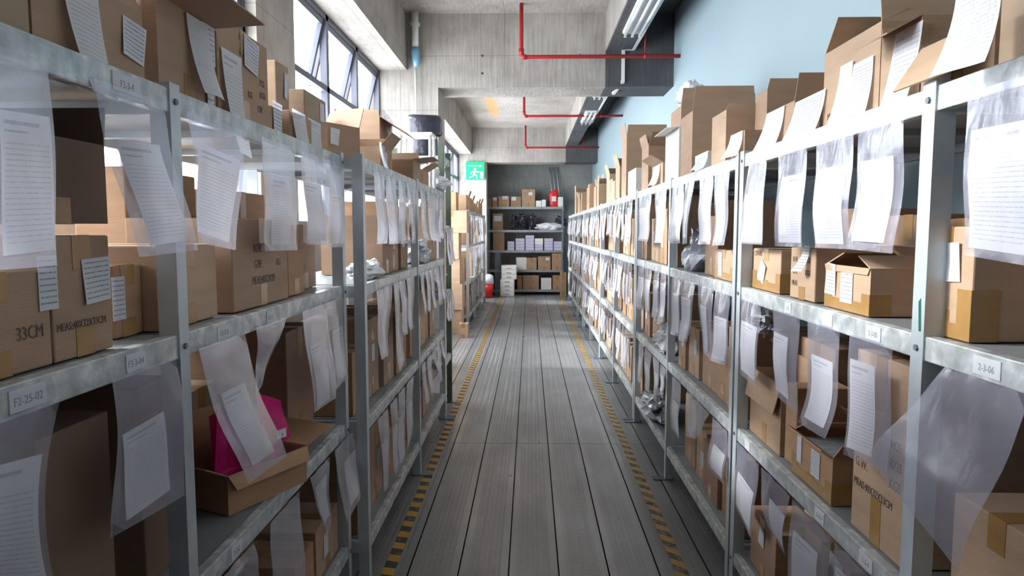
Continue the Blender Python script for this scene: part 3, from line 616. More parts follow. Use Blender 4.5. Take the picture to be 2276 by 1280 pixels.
carton('L', -0.93, 1.2, 1.5, z + 0.262, 0.17, 0.36, 'dark open carton with raised flaps behind the gap at upper left', mat='cardboard_shaded_brown', opened=[('l', 0, 0.1), ('r', 20, 0.09), ('b', 0, 0.1)])
carton('L', -1.22, 2.06, 2.5, z, 0.44, 0.16, 'pale carton seen between the pouches at the rear of left shelf', mat=4)
carton('L', -1.16, 2.54, 3.0, z, 0.40, 0.26, 'orange brown carton at the rear beside the second left post', mat=4)
# ---- left rack A, level 2 (z = .815)
z = LV[2]; X = -0.885
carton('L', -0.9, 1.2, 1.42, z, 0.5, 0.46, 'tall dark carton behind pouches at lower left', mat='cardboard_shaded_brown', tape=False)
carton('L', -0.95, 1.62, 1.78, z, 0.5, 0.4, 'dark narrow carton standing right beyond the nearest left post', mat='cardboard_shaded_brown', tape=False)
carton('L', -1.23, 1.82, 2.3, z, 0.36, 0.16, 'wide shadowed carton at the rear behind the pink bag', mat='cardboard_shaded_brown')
carton('L', -1.22, 2.36, 2.62, z, 0.3, 0.18, 'brown carton with folded corner behind the open box flaps', mat=3)
carton('L', -0.96, 2.66, 2.98, z, 0.48, 0.4, 'tall brown carton beside the second left post on lower shelf', mat=1)
carton('L', -0.93, 2.04, 2.38, z, 0.125, 0.30, 'open carton holding a pink plastic bag, flaps spread into the aisle', mat=4, opened=[('f', 150, 0.05), ('r', 78, 0.16), ('b', -5, 0.15), ('l', 60, 0.08)], tape=False, yaw=-0.44)
# ---- left rack A, level 3
z = LV[3]; X = -0.885
carton('L', -0.885, 1.22, 1.5, z, 0.44, 0.42, 'carton with striped label on the low shelf at bottom left', mat=2, stickers=[(0.62, 0.82, 0.10, 0.12, 0.05)])
carton('L', -0.9, 1.52, 1.84, z, 0.42, 0.42, 'carton printed MEAS 36X on the low left shelf near post', mat=0, texts=[(0.3, 0.86, 0.036, 'N.W.'), (0.3, 0.7, 0.036, 'MEAS:36X28')])
carton('L', -1.0, 1.9, 2.3, z, 0.3, 0.36, 'shadowed carton on low left shelf under the open box', mat='cardboard_shaded_brown')
carton('L', -0.88, 2.46, 2.69, z, 0.2, 0.36, 'leaning tan carton on the low left shelf', mat=4)
carton('L', -0.88, 2.72, 3.04, z, 0.22, 0.36, 'taped tan carton with white label by the second left post', mat=2, stickers=[(0.4, 0.5, 0.06, 0.1, 0, 'blank_paper')])

# ------------------------------------------------------------------ crumpled bags and film
def blob(name, loc, size, mat, label, cat, seed, group=None, nu=26, nv=16, amp=0.35, extra=None):
    sx_, sy_, sz_ = size
    m = MB()
    def fn(a, b):
        t = 2 * PI * a; p = PI * (b - 0.5)
        d = Vector((math.cos(p) * math.cos(t), math.cos(p) * math.sin(t), math.sin(p)))
        k = 1 + amp * noise.noise(d * 2.1 + Vector((seed, 0, 0))) + amp * 0.55 * noise.noise(d * 5.0 + Vector((0, seed, 0)))
        q = d * k
        return (q.x * sx_, q.y * sy_, max(q.z, -0.78) * sz_ + sz_ * 0.78)
    m.grid(fn, nu, nv)
    o = m.build(name, mat, None, False)
    o.location = loc
    tag(o, label, cat, group)
    return o
# ------------------------------------------------------------------ hanging pouches
ORD = 'first second third fourth fifth sixth seventh eighth ninth tenth eleventh twelfth'.split()
def pouch(side, X, corners, label, paper=(0.06, 0.35, 0.78, 0.95), film='clear_film', curl=0.02, wave=0.008, tilt=0.0, group='document pouches hanging on the racks', layers=2, pm='list_paper', nu=6, nv=12, bow=0.0):
    """corners: (Y, z) of top-left, top-right, bottom-left, bottom-right as seen from the aisle"""
    (ya, za), (yb, zb), (yc, zc), (yd, zd) = corners
    s = -1 if side == 'R' else 1
    Y0 = ya; Z0 = max(za, zb)
    rz = -PI / 2 if side == 'R' else PI / 2
    r = tag(empty('document_pouch', (X, Y0, Z0), rz), label, 'bag', group)
    loc = [((s * (y - Y0)), z - Z0) for y, z in corners]
    ph = random.uniform(0, 6.28); f = random.uniform(0.7, 1.3)
    def pos(u, v, off=0.0):
        x = (loc[0][0] * (1 - u) + loc[1][0] * u) * (1 - v) + (loc[2][0] * (1 - u) + loc[3][0] * u) * v
        z = (loc[0][1] * (1 - u) + loc[1][1] * u) * (1 - v) + (loc[2][1] * (1 - u) + loc[3][1] * u) * v
        x += bow * math.sin(PI * v)
        dy = -0.004 - curl * v - wave * v * math.sin(2 * PI * f * v + ph) - 0.35 * wave * math.sin(3.0 * u + ph) * v
        return x, dy + off, z
    def layer(sg):
        def fn(u, v):
            bul = 0.009 * math.sin(PI * u) * min(1, v * 3) * (1 if v < 0.96 else 0)
            rk = 0.003 * math.sin(u * 14 + ph) * max(0, 1 - v * 3)
            return pos(u, v, -sg * bul + rk)
        return fn
    m = MB().grid(layer(1), nu, nv)
    if layers == 2: m.grid(layer(-1), nu, nv)
    m.build('plastic_sleeve', film, r, True)
    if paper:
        u0, v0, u1, v1 = paper
        def pf(a, b):
            u = u0 + (u1 - u0) * a + tilt * (0.5 - b); v = v0 + (v1 - v0) * b + tilt * 0.35 * (a - 0.5)
            return pos(min(0.99, max(0.01, u)), min(0.985, v), 0.0)
        g = MB().grid(pf, 5, 10); g.build('paper_list', pm, r, True)
        if layers == 1:      # lies behind a single sheet of film
            r.children[-1].location = (0, 0.004, 0)
    return r
def pp(side, X, zt, pa, pb, c, d, label, **k):     # columns at the beam, (px, py) of both bottom corners
    Xf = X - 0.012 if side == 'R' else X + 0.012
    ya, yb = yat(pa, Xf, zt), yat(pb, Xf, zt)
    (yc, zc), (yd, zd) = onX(c[0], c[1], Xf), onX(d[0], d[1], Xf)
    return pouch(side, Xf, [(ya, zt), (yb, zt), (yc, zc), (yd, zd)], label, **k)
T0, T1, T2 = LV[0] - 0.045, LV[1] - 0.045, LV[2] - 0.045
# left rack A
pp('L', XA, T0, -75, 103, (-90, 605), (107, 590), 'large wide pouch at the upper left edge of the view', paper=(0.3, 0.28, 0.97, 0.93), film='milky_film', tilt=-0.05)
pp('L', XA, T0, 205, 358, (288, 572), (425, 556), 'pouch swinging towards the nearest left post, glowing before the window', paper=(0.18, 0.30, 0.85, 0.93), bow=-0.02, tilt=-0.05)
pp('L', XA, T0, 412, 538, (420, 540), (508, 556), 'backlit pouch with tilted list just beyond the nearest left post', paper=(0.02, 0.24, 0.86, 0.93), tilt=0.12, bow=0.015)
pp('L', XA, T0, 578, 650, (577, 558), (648, 556), 'narrow pouch with dark list in the middle of the left top beam', paper=(0.22, 0.32, 0.80, 0.95), film='milky_film')
pp('L', XA, T0, 665, 712, (668, 543), (716, 545), 'crinkled grey pouch second before the double left posts', paper=(0.05, 0.32, 0.9, 0.95), film='milky_film')
pp('L', XA, T0, 711, 758, (716, 550), (757, 549), 'crinkled grey pouch hanging directly before the double left posts', paper=(0.3, 0.38, 0.95, 0.96), film='milky_film')
pp('L', XA, T1, -75, 132, (-120, 1330), (110, 1330), 'wavy pouch with long list at the lower left edge of the view', paper=(0.05, 0.24, 0.92, 0.97), bow=-0.05, curl=0.02)
pp('L', XA, T1, 247, 388, (220, 1196), (394, 1100), 'wide dull pouch with curved list left of the nearest left post', paper=(0.12, 0.36, 0.72, 0.93), bow=0.015, film='clear_film', tilt=-0.12)
pp('L', XA, T1, 440, 540, (470, 1075), (572, 1012), 'pouch with a thick folded list in front of the pink bag', paper=(0.2, 0.34, 0.75, 0.9), bow=-0.03, curl=0.09, film='milky_film')
pp('L', XA, T1, 568, 636, (542, 878), (552, 868), 'twisted empty pouch tapering to a point above the pink bag', paper=None, film='clear_film', bow=0.02)
pp('L', XA, T1, 668, 722, (668, 918), (718, 884), 'pouch with pale list above the spread carton flap', paper=(0.15, 0.35, 0.7, 0.97), film='milky_film', curl=0.05)
pp('L', XA, T1, 722, 760, (722, 876), (758, 838), 'narrow pouch with list hanging next to the double left posts', paper=(0.35, 0.35, 0.95, 0.95), film='milky_film')
pp('L', XA, T2, 470, 562, (440, 1330), (566, 1290), 'wide dull pouch on the lower left beam right of nearest post', paper=None, film='clear_film')
pp('L', XA, T2, 597, 662, (590, 1340), (664, 1310), 'long empty pouch hanging from the lower left beam', paper=None, film='milky_film')
pp('L', XA, T2, 688, 730, (708, 1190), (722, 1170), 'pouch tapering downwards under the spread carton flap', paper=(0.1, 0.2, 0.8, 0.8), film='milky_film')
pp('L', XA, T2, 742, 790, (738, 1165), (772, 1108), 'pouch with list hanging low next to the double left posts', paper=(0.35, 0.3, 0.95, 0.9), film='milky_film', curl=0.05)
# right rack
pp('R', XR, T0, 2158, 2330, (2157, 566), (2318, 592), 'large pouch with ruled list at the upper right edge of view', paper=(0.08, 0.24, 0.97, 0.95), film='clear_film', wave=0.008)
pp('R', XR, T0, 1910, 2012, (1908, 553), (2010, 564), 'pouch with curved list directly left of the nearest right post', paper=(0.1, 0.29, 0.8, 0.93), bow=0.012)
pp('R', XR, T0, 1818, 1903, (1822, 551), (1902, 554), 'wide pouch with straight list, second from the nearest right post', paper=(0.02, 0.28, 0.82, 0.96))
pp('R', XR, T0, 1734, 1797, (1732, 547), (1797, 549), 'pouch with list curling to its right edge, third from nearest right post', paper=(0.15, 0.28, 0.97, 0.96), bow=0.01)
pp('R', XR, T0, 1668, 1706, (1650, 541), (1704, 544), 'flared pouch with folded list beside the second right post', paper=(0.1, 0.4, 0.98, 0.98), film='milky_film', bow=0.01)
r0 = pp('R', XR - 0.02, T1, 2102, 2300, (2014, 1022), (2236, 1276), 'big empty clear pouch billowing into the aisle at lower right', paper=None, film='clear_film', curl=0.09, wave=0.012)
pp('R', XR, T1, 1890, 1986, (1890, 1010), (1986, 1048), 'wide pouch with list left of the nearest right post, middle beam', paper=(0.06, 0.2, 0.66, 0.93), curl=0.01, wave=0.006)
pp('R', XR, T1, 1797, 1867, (1795, 938), (1856, 976), 'pouch bowed to the right with a bent list, middle right beam', paper=(0.14, 0.3, 0.84, 0.92), bow=0.03)
pp('R', XR, T1, 1722, 1781, (1726, 878), (1779, 922), 'straight pouch with narrow white list, middle right beam', paper=(0.02, 0.26, 0.6, 0.93), curl=0.01)
pp('R', XR, T1, 1650, 1693, (1652, 830), (1690, 862), 'small pouch with curved list beside the second right post, middle beam', paper=(0.05, 0.28, 0.9, 0.93), bow=0.01)
pp('R', XR, T2, 1640, 1690, (1638, 1118), (1678, 1196), 'pouch with list on the lower right beam beside the second post', paper=(0.12, 0.4, 0.9, 0.95), bow=0.02)
pp('R', XR, T2, 1695, 1760, (1718, 1172), (1760, 1236), 'pouch with a slanting list on the lower right beam', paper=(0.35, 0.4, 0.98, 0.9), bow=-0.03)
pp('R', XR, T2, 1765, 1850, (1755, 1350), (1850, 1420), 'wide pouch with long list hanging low at the right', paper=(0.1, 0.25, 0.75, 0.93))
pp('R', XR, T2, 1858, 1945, (1858, 1450), (1940, 1520), 'wide pouch hanging low before the nearest right post', paper=(0.05, 0.2, 0.4, 0.6), pm='sticker_paper')
# right rack, second unit (measured)
def many(side, X, zt, rows, lab, **k):
    for i, (a, b, c, d, t) in enumerate(rows):
        q = dict(k); q.update(t[1] if len(t) > 1 else {})
        pp(side, X, zt, a, b, c, d, t[0] + ' ' + lab, **q)
P3 = 'between the second and third right posts'
many('R', XR, T0, [
 (1590, 1624, (1598, 546), (1624, 545), ('rightmost top pouch, list inside,', dict(paper=(0.1, 0.25, 0.8, 0.96)))),
 (1558, 1589, (1559, 543), (1588, 543), ('second top pouch from the right, wide list,', dict(paper=(0.05, 0.22, 0.9, 0.96)))),
 (1526, 1546, (1522, 543), (1534, 541), ('tapering top pouch', dict(paper=(0.1, 0.3, 0.9, 0.9)))),
 (1496, 1524, (1494, 541), (1520, 541), ('leftmost top pouch, white list,', dict(paper=(0.03, 0.2, 0.93, 0.96))))], P3, film='milky_film')
many('R', XR, T1, [
 (1592, 1624, (1586, 800), (1623, 812), ('rightmost middle-beam pouch', dict(paper=(0.1, 0.35, 0.9, 0.95), bow=0.01))),
 (1552, 1588, (1572, 780), (1588, 800), ('slanting middle-beam pouch', dict(paper=(0.15, 0.3, 0.6, 0.95), bow=-0.01))),
 (1515, 1546, (1519, 755), (1539, 760), ('middle-beam pouch with bright list', dict(paper=(0.1, 0.28, 0.85, 0.95)))),
 (1495, 1514, (1498, 742), (1516, 748), ('leftmost middle-beam pouch', dict(paper=(0.1, 0.28, 0.9, 0.95))))], P3, film='clear_film')
many('R', XR, T2, [
 (1585, 1620, (1582, 1040), (1617, 1078), ('rightmost low pouch', dict(paper=(0.2, 0.45, 0.9, 0.92), bow=0.01))),
 (1528, 1578, (1534, 968), (1556, 976), ('crumpled low pouch with a folded edge', dict(paper=None))),
 (1496, 1516, (1497, 952), (1515, 975), ('leftmost low pouch', dict(paper=(0.2, 0.4, 0.9, 0.95))))], P3, film='clear_film')
P4 = 'between the third and fourth right posts'
many('R', XR, T0, [(1423, 1450, (1424, 534), (1448, 537), ('left top pouch split by a fold,', dict(paper=(0.1, 0.3, 0.9, 0.96)))),
 (1456, 1484, (1466, 540), (1480, 540), ('right top pouch, narrowing downwards,', dict(paper=(0.1, 0.3, 0.8, 0.96))))], P4, film='milky_film')
many('R', XR, T1, [(1420, 1434, (1420, 686), (1433, 690), ('first middle-beam pouch from left', dict(paper=(0.1, 0.25, 0.9, 0.95)))),
 (1435, 1450, (1437, 692), (1448, 697), ('second middle-beam pouch from left', dict(paper=(0.1, 0.25, 0.9, 0.95)))),
 (1454, 1467, (1455, 704), (1468, 710), ('third middle-beam pouch from left', dict(paper=(0.1, 0.2, 0.8, 0.95)))),
 (1469, 1483, (1471, 720), (1482, 722), ('fourth middle-beam pouch from left', dict(paper=(0.1, 0.2, 0.9, 0.95))))], P4, film='clear_film')
many('R', XR, T2, [(1421, 1432, (1424, 850), (1432, 856), ('first low pouch from left', {})), (1434, 1449, (1438, 862), (1448, 872), ('second low pouch from left', {})),
 (1451, 1467, (1464, 892), (1468, 894), ('third low pouch from left', {})), (1469, 1482, (1474, 868), (1481, 872), ('fourth low pouch from left', {}))], P4, film='milky_film')
# left rack B (measured)
P5 = 'on the left between third and fourth posts'
many('L', XB_, T0, [(829, 851, (828, 543), (852, 541), ('first top pouch from the camera,', {})), (855, 878, (853, 543), (876, 541), ('second top pouch from the camera,', {})),
 (883, 899, (880, 543), (897, 539), ('third top pouch from the camera,', {})), (901, 913, (906, 541), (916, 540), ('fourth top pouch from the camera,', {})), (913, 924, (903, 540), (914, 539), ('fifth top pouch from the camera,', {}))], P5, film='dull_film', layers=2)
many('L', XB_, T1, [(836, 872, (832, 800), (850, 790), ('big twisted middle-beam pouch', dict(paper=None))), (886, 900, (888, 745), (902, 742), ('middle-beam pouch with pale list', {})),
 (903, 920, (900, 735), (912, 730), ('slanting middle-beam pouch', {})), (874, 886, (876, 830), (890, 800), ('long thin middle-beam pouch', dict(paper=None)))], P5, film='dull_film')
many('L', XB_, T2, [(838, 862, (846, 1095), (856, 1080), ('first low pouch from the camera', {})), (866, 882, (868, 1060), (880, 1030), ('second low pouch from the camera', {})),
 (884, 900, (876, 1040), (890, 1010), ('third low pouch from the camera', {})), (902, 918, (894, 1010), (906, 960), ('fourth low pouch from the camera', {}))], P5, film='milky_film')
P6 = 'on the left just beyond the fourth post'
many('L', XB_, T0, [(933, 943, (932, 534), (946, 534), ('first top pouch,', {})), (948, 972, (948, 534), (973, 538), ('wide second top pouch,', {})), (974, 983, (972, 530), (982, 530), ('third top pouch,', {}))], P6, film='dull_film')
many('L', XB_, T1, [(933, 941, (935, 700), (941, 700), ('first middle-beam pouch', {})), (944, 953, (946, 695), (954, 692), ('second middle-beam pouch', {})), (955, 964, (957, 690), (964, 685), ('third middle-beam pouch', {})),
 (966, 975, (970, 680), (979, 675), ('fourth middle-beam pouch', {})), (976, 984, (978, 668), (985, 664), ('fifth middle-beam pouch', {}))], P6, film='dull_film')
many('L', XB_, T2, [(936, 944, (938, 900), (946, 890), ('first low pouch', {})), (947, 957, (950, 880), (958, 870), ('second low pouch', {})), (959, 968, (974, 852), (980, 845), ('third low pouch', {})),
 (969, 977, (968, 820), (976, 810), ('fourth low pouch', {})), (978, 985, (980, 800), (986, 792), ('fifth low pouch', {}))], P6, film='milky_film')
many('L', -0.77, 1.72, [(991, 996, (990, 590), (996, 588), ('first crinkled pouch', {})), (996, 1001, (996, 590), (1003, 586), ('second crinkled pouch', {})), (1001, 1005, (1001, 582), (1006, 580), ('third crinkled pouch', {}))], 'on the narrow rack with the dark green post', film='dull_film')
many('L', -0.77, 1.12, [(991, 996, (990, 715), (996, 712), ('first middle-level pouch', {})), (996, 1001, (996, 712), (1002, 706), ('second middle-level pouch', {})), (1001, 1005, (1001, 700), (1006, 698), ('third middle-level pouch', {}))], 'on the narrow rack with the dark green post', film='dull_film')

# ------------------------------------------------------------------ far bays, filled by the same hands
def far_bay(side, X, y0, y1, where, beams=(0, 1, 2), nb=7, depth=0.6, shelves=(1, 2, 3), nc=5, film='milky_film', bags=True, skip=()):
    s = 1 if side == 'R' else -1
    BN = ['top', 'middle', 'low']; SN = ['top', 'upper', 'middle', 'bottom']
    if bags:
        for b in beams:
            zt = LV[b] - 0.045; n = nb if b < 2 else nb - 1
            sl = (y1 - y0 - 0.12) / n
            for i in range(n):
                wd = min(sl * random.uniform(0.72, 0.98), 0.22); a = y0 + 0.06 + i * sl + random.uniform(0, sl - wd)
                ln = random.uniform(0.34, 0.44) if b < 2 else random.uniform(0.28, 0.4); sw = random.uniform(-0.05, 0.05); nw = random.uniform(0.7, 1.0) * wd
                if side == 'R': cr = [(a + wd, zt), (a, zt), (a + wd + sw - (wd - nw) / 2, zt - ln), (a + sw + (wd - nw) / 2, zt - ln - random.uniform(-0.02, 0.02))]
                else: cr = [(a, zt), (a + wd, zt), (a + sw + (wd - nw) / 2, zt - ln), (a + wd + sw - (wd - nw) / 2, zt - ln - random.uniform(-0.02, 0.02))]
                pouch(side, X - s * 0.012, cr, 'list pouch, %s from near post, %s beam, %s' % (ORD[i], BN[b], where), film=film, layers=1, nu=4, nv=8, curl=random.uniform(0.0, 0.04),
                      paper=(0.08, random.uniform(0.18, 0.36), random.uniform(0.75, 0.92), 0.95), tilt=random.uniform(-0.1, 0.1))
    for v in shelves:
        z = LV[v]; y = y0 + 0.05; i = 0
        while y < y1 - 0.2 and i < nc:
            wd = random.uniform(0.18, 0.34)
            if y + wd > y1 - 0.04: wd = y1 - 0.04 - y
            hit = [q for q in skip if q[0] == v and y < q[2] and y + wd > q[1]]
            if hit: y = hit[0][2] + 0.01; continue
            h = random.uniform(0.26, 0.44); op = random.random() < 0.3
            mk = random.randrange(5)
            st_ = [(random.uniform(0.3, 0.7), random.uniform(0.4, 0.7), 0.07, 0.09, 0)] if random.random() < 0.6 else []
            carton(side, X + s * random.uniform(0.05, 0.09), y, y + wd, z, h, depth - 0.18, '%s carton, %s from near post, %s shelf, %s' % (['tan', 'brown', 'pale', 'dull', 'orange-brown'][mk], ORD[i], SN[v], where),
                   mat=mk, stickers=st_, opened=[('b', 0, 0.08), ('l', -20, 0.08), ('r', 10, 0.08)] if op else None, bev=False, group='cartons on the racks')
            y += wd + random.uniform(0.01, 0.05); i += 1
bn = 'third fourth fifth sixth seventh eighth ninth tenth eleventh twelfth'.split()
far_bay('R', XR, 3.145, 4.62, "right row's second post gap", bags=False, nc=6, skip=((1, 3.16, 3.68), (1, 4.0, 4.5))); far_bay('R', XR, 4.62, 6.03, "right row's third post gap", bags=False, nc=6, skip=((3, 4.95, 5.8), (2, 4.78, 5.12)))
k = 0
for a, b in ((6.11, 7.6), (7.6, 9.06), (9.14, 10.6), (10.6, 12.06), (12.14, 13.6), (13.6, 15.06), (15.14, 16.6)):
    far_bay('R', XR, a, b, "right row's %s bay" % bn[k + 2], nb=7 if k < 4 else 5, nc=5 if k < 4 else 4); k += 1
far_bay('L', XB_, 3.14, 4.66, 'second left rack, near bay', bags=False, depth=0.52, nc=6, skip=((1, 3.16, 3.76),)); far_bay('L', XB_, 4.66, 6.09, 'second left rack, far bay', bags=False, depth=0.52, nc=6, skip=((1, 4.93, 5.68),))
far_bay('L', XCF, 11.8, 13.25, 'far left rack, near bay', nb=5, depth=0.5, film='dull_film', nc=4); far_bay('L', XCF, 13.25, 14.7, 'far left rack, middle bay', nb=5, depth=0.5, film='dull_film', nc=4)
far_bay('L', XCF, 14.7, 16.1, 'far left rack, last bay', nb=4, depth=0.5, film='dull_film', nc=4)
# ------------------------------------------------------------------ right top shelf, measured heap of open cartons
z = LV[0]
G = 'cartons heaped on the right rack top'
def heap(side, X, d, ya, yb, h, lb, m=0, op=None, sh=(), st_=(), zo=0.0, yaw=0, grp=G): carton(side, X, ya, yb, z + zo, h, d, lb, mat=m, opened=op, sheets=sh, stickers=st_, bev=False, tape=False, group=grp, yaw=yaw)
heap('R', 0.985, 0.3, 2.41, 2.62, 0.13, 'carton under a sloping ruled sheet beside the large pale carton', 2, None, [(0.02, 1.05, 0.26, 0.15, 0.2, 'table_paper')])
heap('R', 0.985, 0.3, 2.64, 2.96, 0.15, 'open carton with a ruled sheet sloping over its front', 0, [('b', 3, 0.08), ('r', 2, 0.1)], [(0.1, 0.98, 0.2, 0.15, 0.2, 'table_paper')])
heap('R', 1.30, 0.33, 2.41, 2.62, 0.22, 'small dark carton behind the ruled sheets against the blue wall', 1, [('r', 0, 0.08), ('l', 0, 0.08)])
heap('R', 1.07, 0.36, 3.2, 3.36, 0.30, 'tall brown carton at the rear against the blue wall', 0, [('r', -3, 0.05), ('b', 0, 0.05)])
heap('R', 0.95, 0.10, 3.12, 3.32, 0.11, 'small carton behind a white ruled sheet above second right post', 0, None, [(0.02, 1.0, 0.18, 0.11, 0, 'table_paper')])
heap('R', 0.95, 0.30, 3.42, 3.68, 0.25, 'narrow carton with bright printed face on right rack top', 2, [('r', 0, 0.03)])
heap('R', 0.95, 0.28, 3.74, 4.04, 0.09, 'low white box with ruled sheet on the right rack top', 'white_card', None, [(0.35, 0.98, 0.2, 0.09, 0, 'table_paper')])
heap('R', 0.945, 0.36, 4.10, 4.40, 0.36, 'wide open carton with a broad raised near flap', 0, [('r', 1, 0.14), ('b', 0, 0.1)])
heap('R', 0.945, 0.09, 4.46, 4.90, 0.32, 'bright white-sided carton with overhanging dark flap', 'white_card', [('f', 95, 0.08), ('r', -20, 0.05)], zo=0)
heap('R', 1.06, 0.38, 4.95, 5.3, 0.54, 'tall carton with raised flap seen against the blue wall', 0, [('r', 0, 0.12), ('b', 0, 0.06)])
heap('R', 0.945, 0.10, 4.98, 5.42, 0.15, 'low carton with grey sheet and slanting flap', 2, [('f', 60, 0.1)], [(0.25, 0.95, 0.24, 0.14, 0, 'list_paper')])
heap('R', 0.95, 0.32, 5.62, 5.95, 0.34, 'brown carton with crossed flaps on the right rack top', 0, [('r', 40, 0.13), ('l', -15, 0.12), ('f', 15, 0.1)])
heap('R', 0.94, 0.28, 6.2, 6.7, 0.22, 'bright sunlit box with striped end on right rack top', 'white_card', None, [], [(0.3, 0.5, 0.12, 0.18, 0, 'blank_paper'), (0.7, 0.5, 0.12, 0.18, 0, 'blank_paper')])
heap('R', 0.95, 0.40, 6.9, 7.25, 0.58, 'tall brown carton behind the leaning flaps, right rack top', 0, [('r', 0, 0.12), ('f', 8, 0.14)])
heap('R', 0.95, 0.28, 7.4, 7.75, 0.34, 'upright pale carton with a bent white flap', 2, [('f', 14, 0.14), ('l', 0, 0.12)])
ys = 7.9; i = 0
while ys < 16.4:
    wd = random.uniform(0.26, 0.42); hh = random.uniform(0.22, 0.42) if ys < 12 else random.uniform(0.18, 0.55)
    mk = random.choice([0, 2, 2, 3])
    carton('R', XR + random.uniform(0.03, 0.2), ys, ys + wd, LV[0], hh, 0.32, '%s carton, %s along the far end of the right rack top' % ({0: 'tan', 2: 'pale', 3: 'dull'}[mk], (ORD + ['thirteenth', 'fourteenth', 'fifteenth', 'sixteenth', 'seventeenth', 'eighteenth', 'nineteenth', 'twentieth'] + ['twenty-' + o for o in ORD])[i]),
           mat=mk, opened=[('f', random.uniform(-15, 20), 0.13), ('b', 0, 0.1), ('l', random.uniform(-10, 30), 0.1)] if random.random() < 0.55 else None, bev=False, tape=False, group='cartons on the far right rack top')
    ys += wd + random.uniform(0.0, 0.06); i += 1
blob('plastic_bag', (1.16, 5.12, 2.574), (0.10, 0.12, 0.11), 'white_film', 'white plastic bag on top of the heap of cartons at right', 'bag', 3.1)
# ------------------------------------------------------------------ left top shelf beyond the double posts
G2 = 'cartons heaped on the second left rack'; z = LV[0]
heap('L', -1.0, 0.26, 3.34, 3.60, 0.19, 'carton with a raised square flap above the double left posts', 0, [('b', 12, 0.13), ('r', 25, 0.12)], [], [(0.3, 0.66, 0.06, 0.08, -0.1, 'blank_paper')], yaw=-0.5, grp=G2)
heap('L', -0.83, 0.30, 3.84, 4.14, 0.13, 'carton with label and hanging dark flap next to raised-flap carton', 0, [('f', 40, 0.1), ('r', -20, 0.08)], [(-0.15, 1.15, 0.14, 0.16, 0.15, 'blank_paper')], [(0.5, 0.5, 0.06, 0.09, 0)], grp=G2)
heap('L', -0.92, 0.28, 4.25, 4.62, 0.36, 'upper open carton with a long flap pointing down at aisle', 2, [('b', 0, 0.05), ('f', 122, 0.18), ('l', 0, 0.04)], grp=G2)
heap('L', -0.80, 0.28, 4.74, 5.06, 0.15, 'low grey brown carton with horizontal flap near black coils', 3, [('f', 84, 0.14), ('r', -20, 0.08)], grp=G2)
heap('L', -0.80, 0.28, 5.16, 5.46, 0.12, 'brown carton before the white stool on left rack top', 0, [('f', 60, 0.1), ('b', 0, 0.06)], grp=G2)
heap('L', -1.14, 0.16, 3.86, 4.1, 0.26, 'narrow tan carton behind the label carton on the second left rack', 4, None, grp=G2)
# clear zip bag hanging out of upper carton
pouch('L', -0.912, [(4.30, 2.44), (4.60, 2.42), (4.36, 2.22), (4.52, 2.20)], 'clear zip bag spilling from the upper carton on left rack', paper=None, film='clear_film', group=None)
def coil(z0, r_, h_, mt, label):
    prof = [(0.55, 0.0), (0.92, 0.0), (1.0, 0.15), (1.0, 0.75), (0.93, 0.95), (0.8, 1.0), (0.5, 0.98), (0.42, 0.9), (0.42, 0.1), (0.55, 0.0)]
    m = MB().grid(lambda a, b: (lambda k: (lambda p, q: ((p[0] + (q[0] - p[0]) * (k % 1)) * r_ * math.cos(2 * PI * a), (p[0] + (q[0] - p[0]) * (k % 1)) * r_ * math.sin(2 * PI * a), (p[1] + (q[1] - p[1]) * (k % 1)) * h_ + 0.006 * math.sin(14 * a)))(prof[min(int(k), 9)], prof[min(int(k) + 1, 9)]))(b * 9), 36, 9)
    o = m.build('film_coil', mt, None, True); o.location = (-0.98, 6.42, z0); return tag(o, label, 'coil', 'film-wrapped coils on the narrow rack')
coil(2.365, 0.13, 0.19, 'black_film', 'lower dark wrapped coil on the narrow rack beside the column')
coil(2.56, 0.17, 0.18, 'black_film', 'upper and widest black film-wrapped coil beside the concrete column')
# white frame leaning at the end
r = tag(empty('metal_stool', (-0.80, 5.56, LV[0] + 0.002), 0.0), 'white metal stool standing on the left rack by the black coils', 'stool')
for xx in (0, -0.26):
    for yy in (0, 0.22): MB().tube([(xx, yy, 0), (xx * 0.9, yy, 0.42)], 0.013, 8).build('leg', 'white_paint', r, True)
MB().box(-0.28, 0.02, -0.02, 0.24, 0.42, 0.445).build('seat', 'white_paint', r, bevel=0.005)
MB().tube([(0, 0, 0.22), (0, 0.22, 0.22)], 0.011, 8).tube([(-0.25, 0, 0.22), (-0.25, 0.22, 0.22)], 0.011, 8).build('stretcher', 'white_paint', r, True)
blob('plastic_sheet', (-0.95, 6.0, 2.035), (0.20, 0.16, 0.12), 'white_film', 'crumpled white plastic sheet at the end of the left rack', 'bag', 9.0, amp=0.6)
for k, (yy, zz, sz, mt) in enumerate([(6.40, 1.742, 0.13, 'grey_film'), (6.42, 1.132, 0.11, 'grey_film'), (6.42, 0.502, 0.13, 'white_film')]):
    blob('plastic_bag', (-1.0, yy, zz), (0.17, 0.2, sz), mt, '%s bundle of crumpled grey film on the narrow rack with green post' % ['top', 'middle', 'lowest'][k], 'bag', 20 + k * 3, amp=0.7, group='film bundles on the narrow rack')
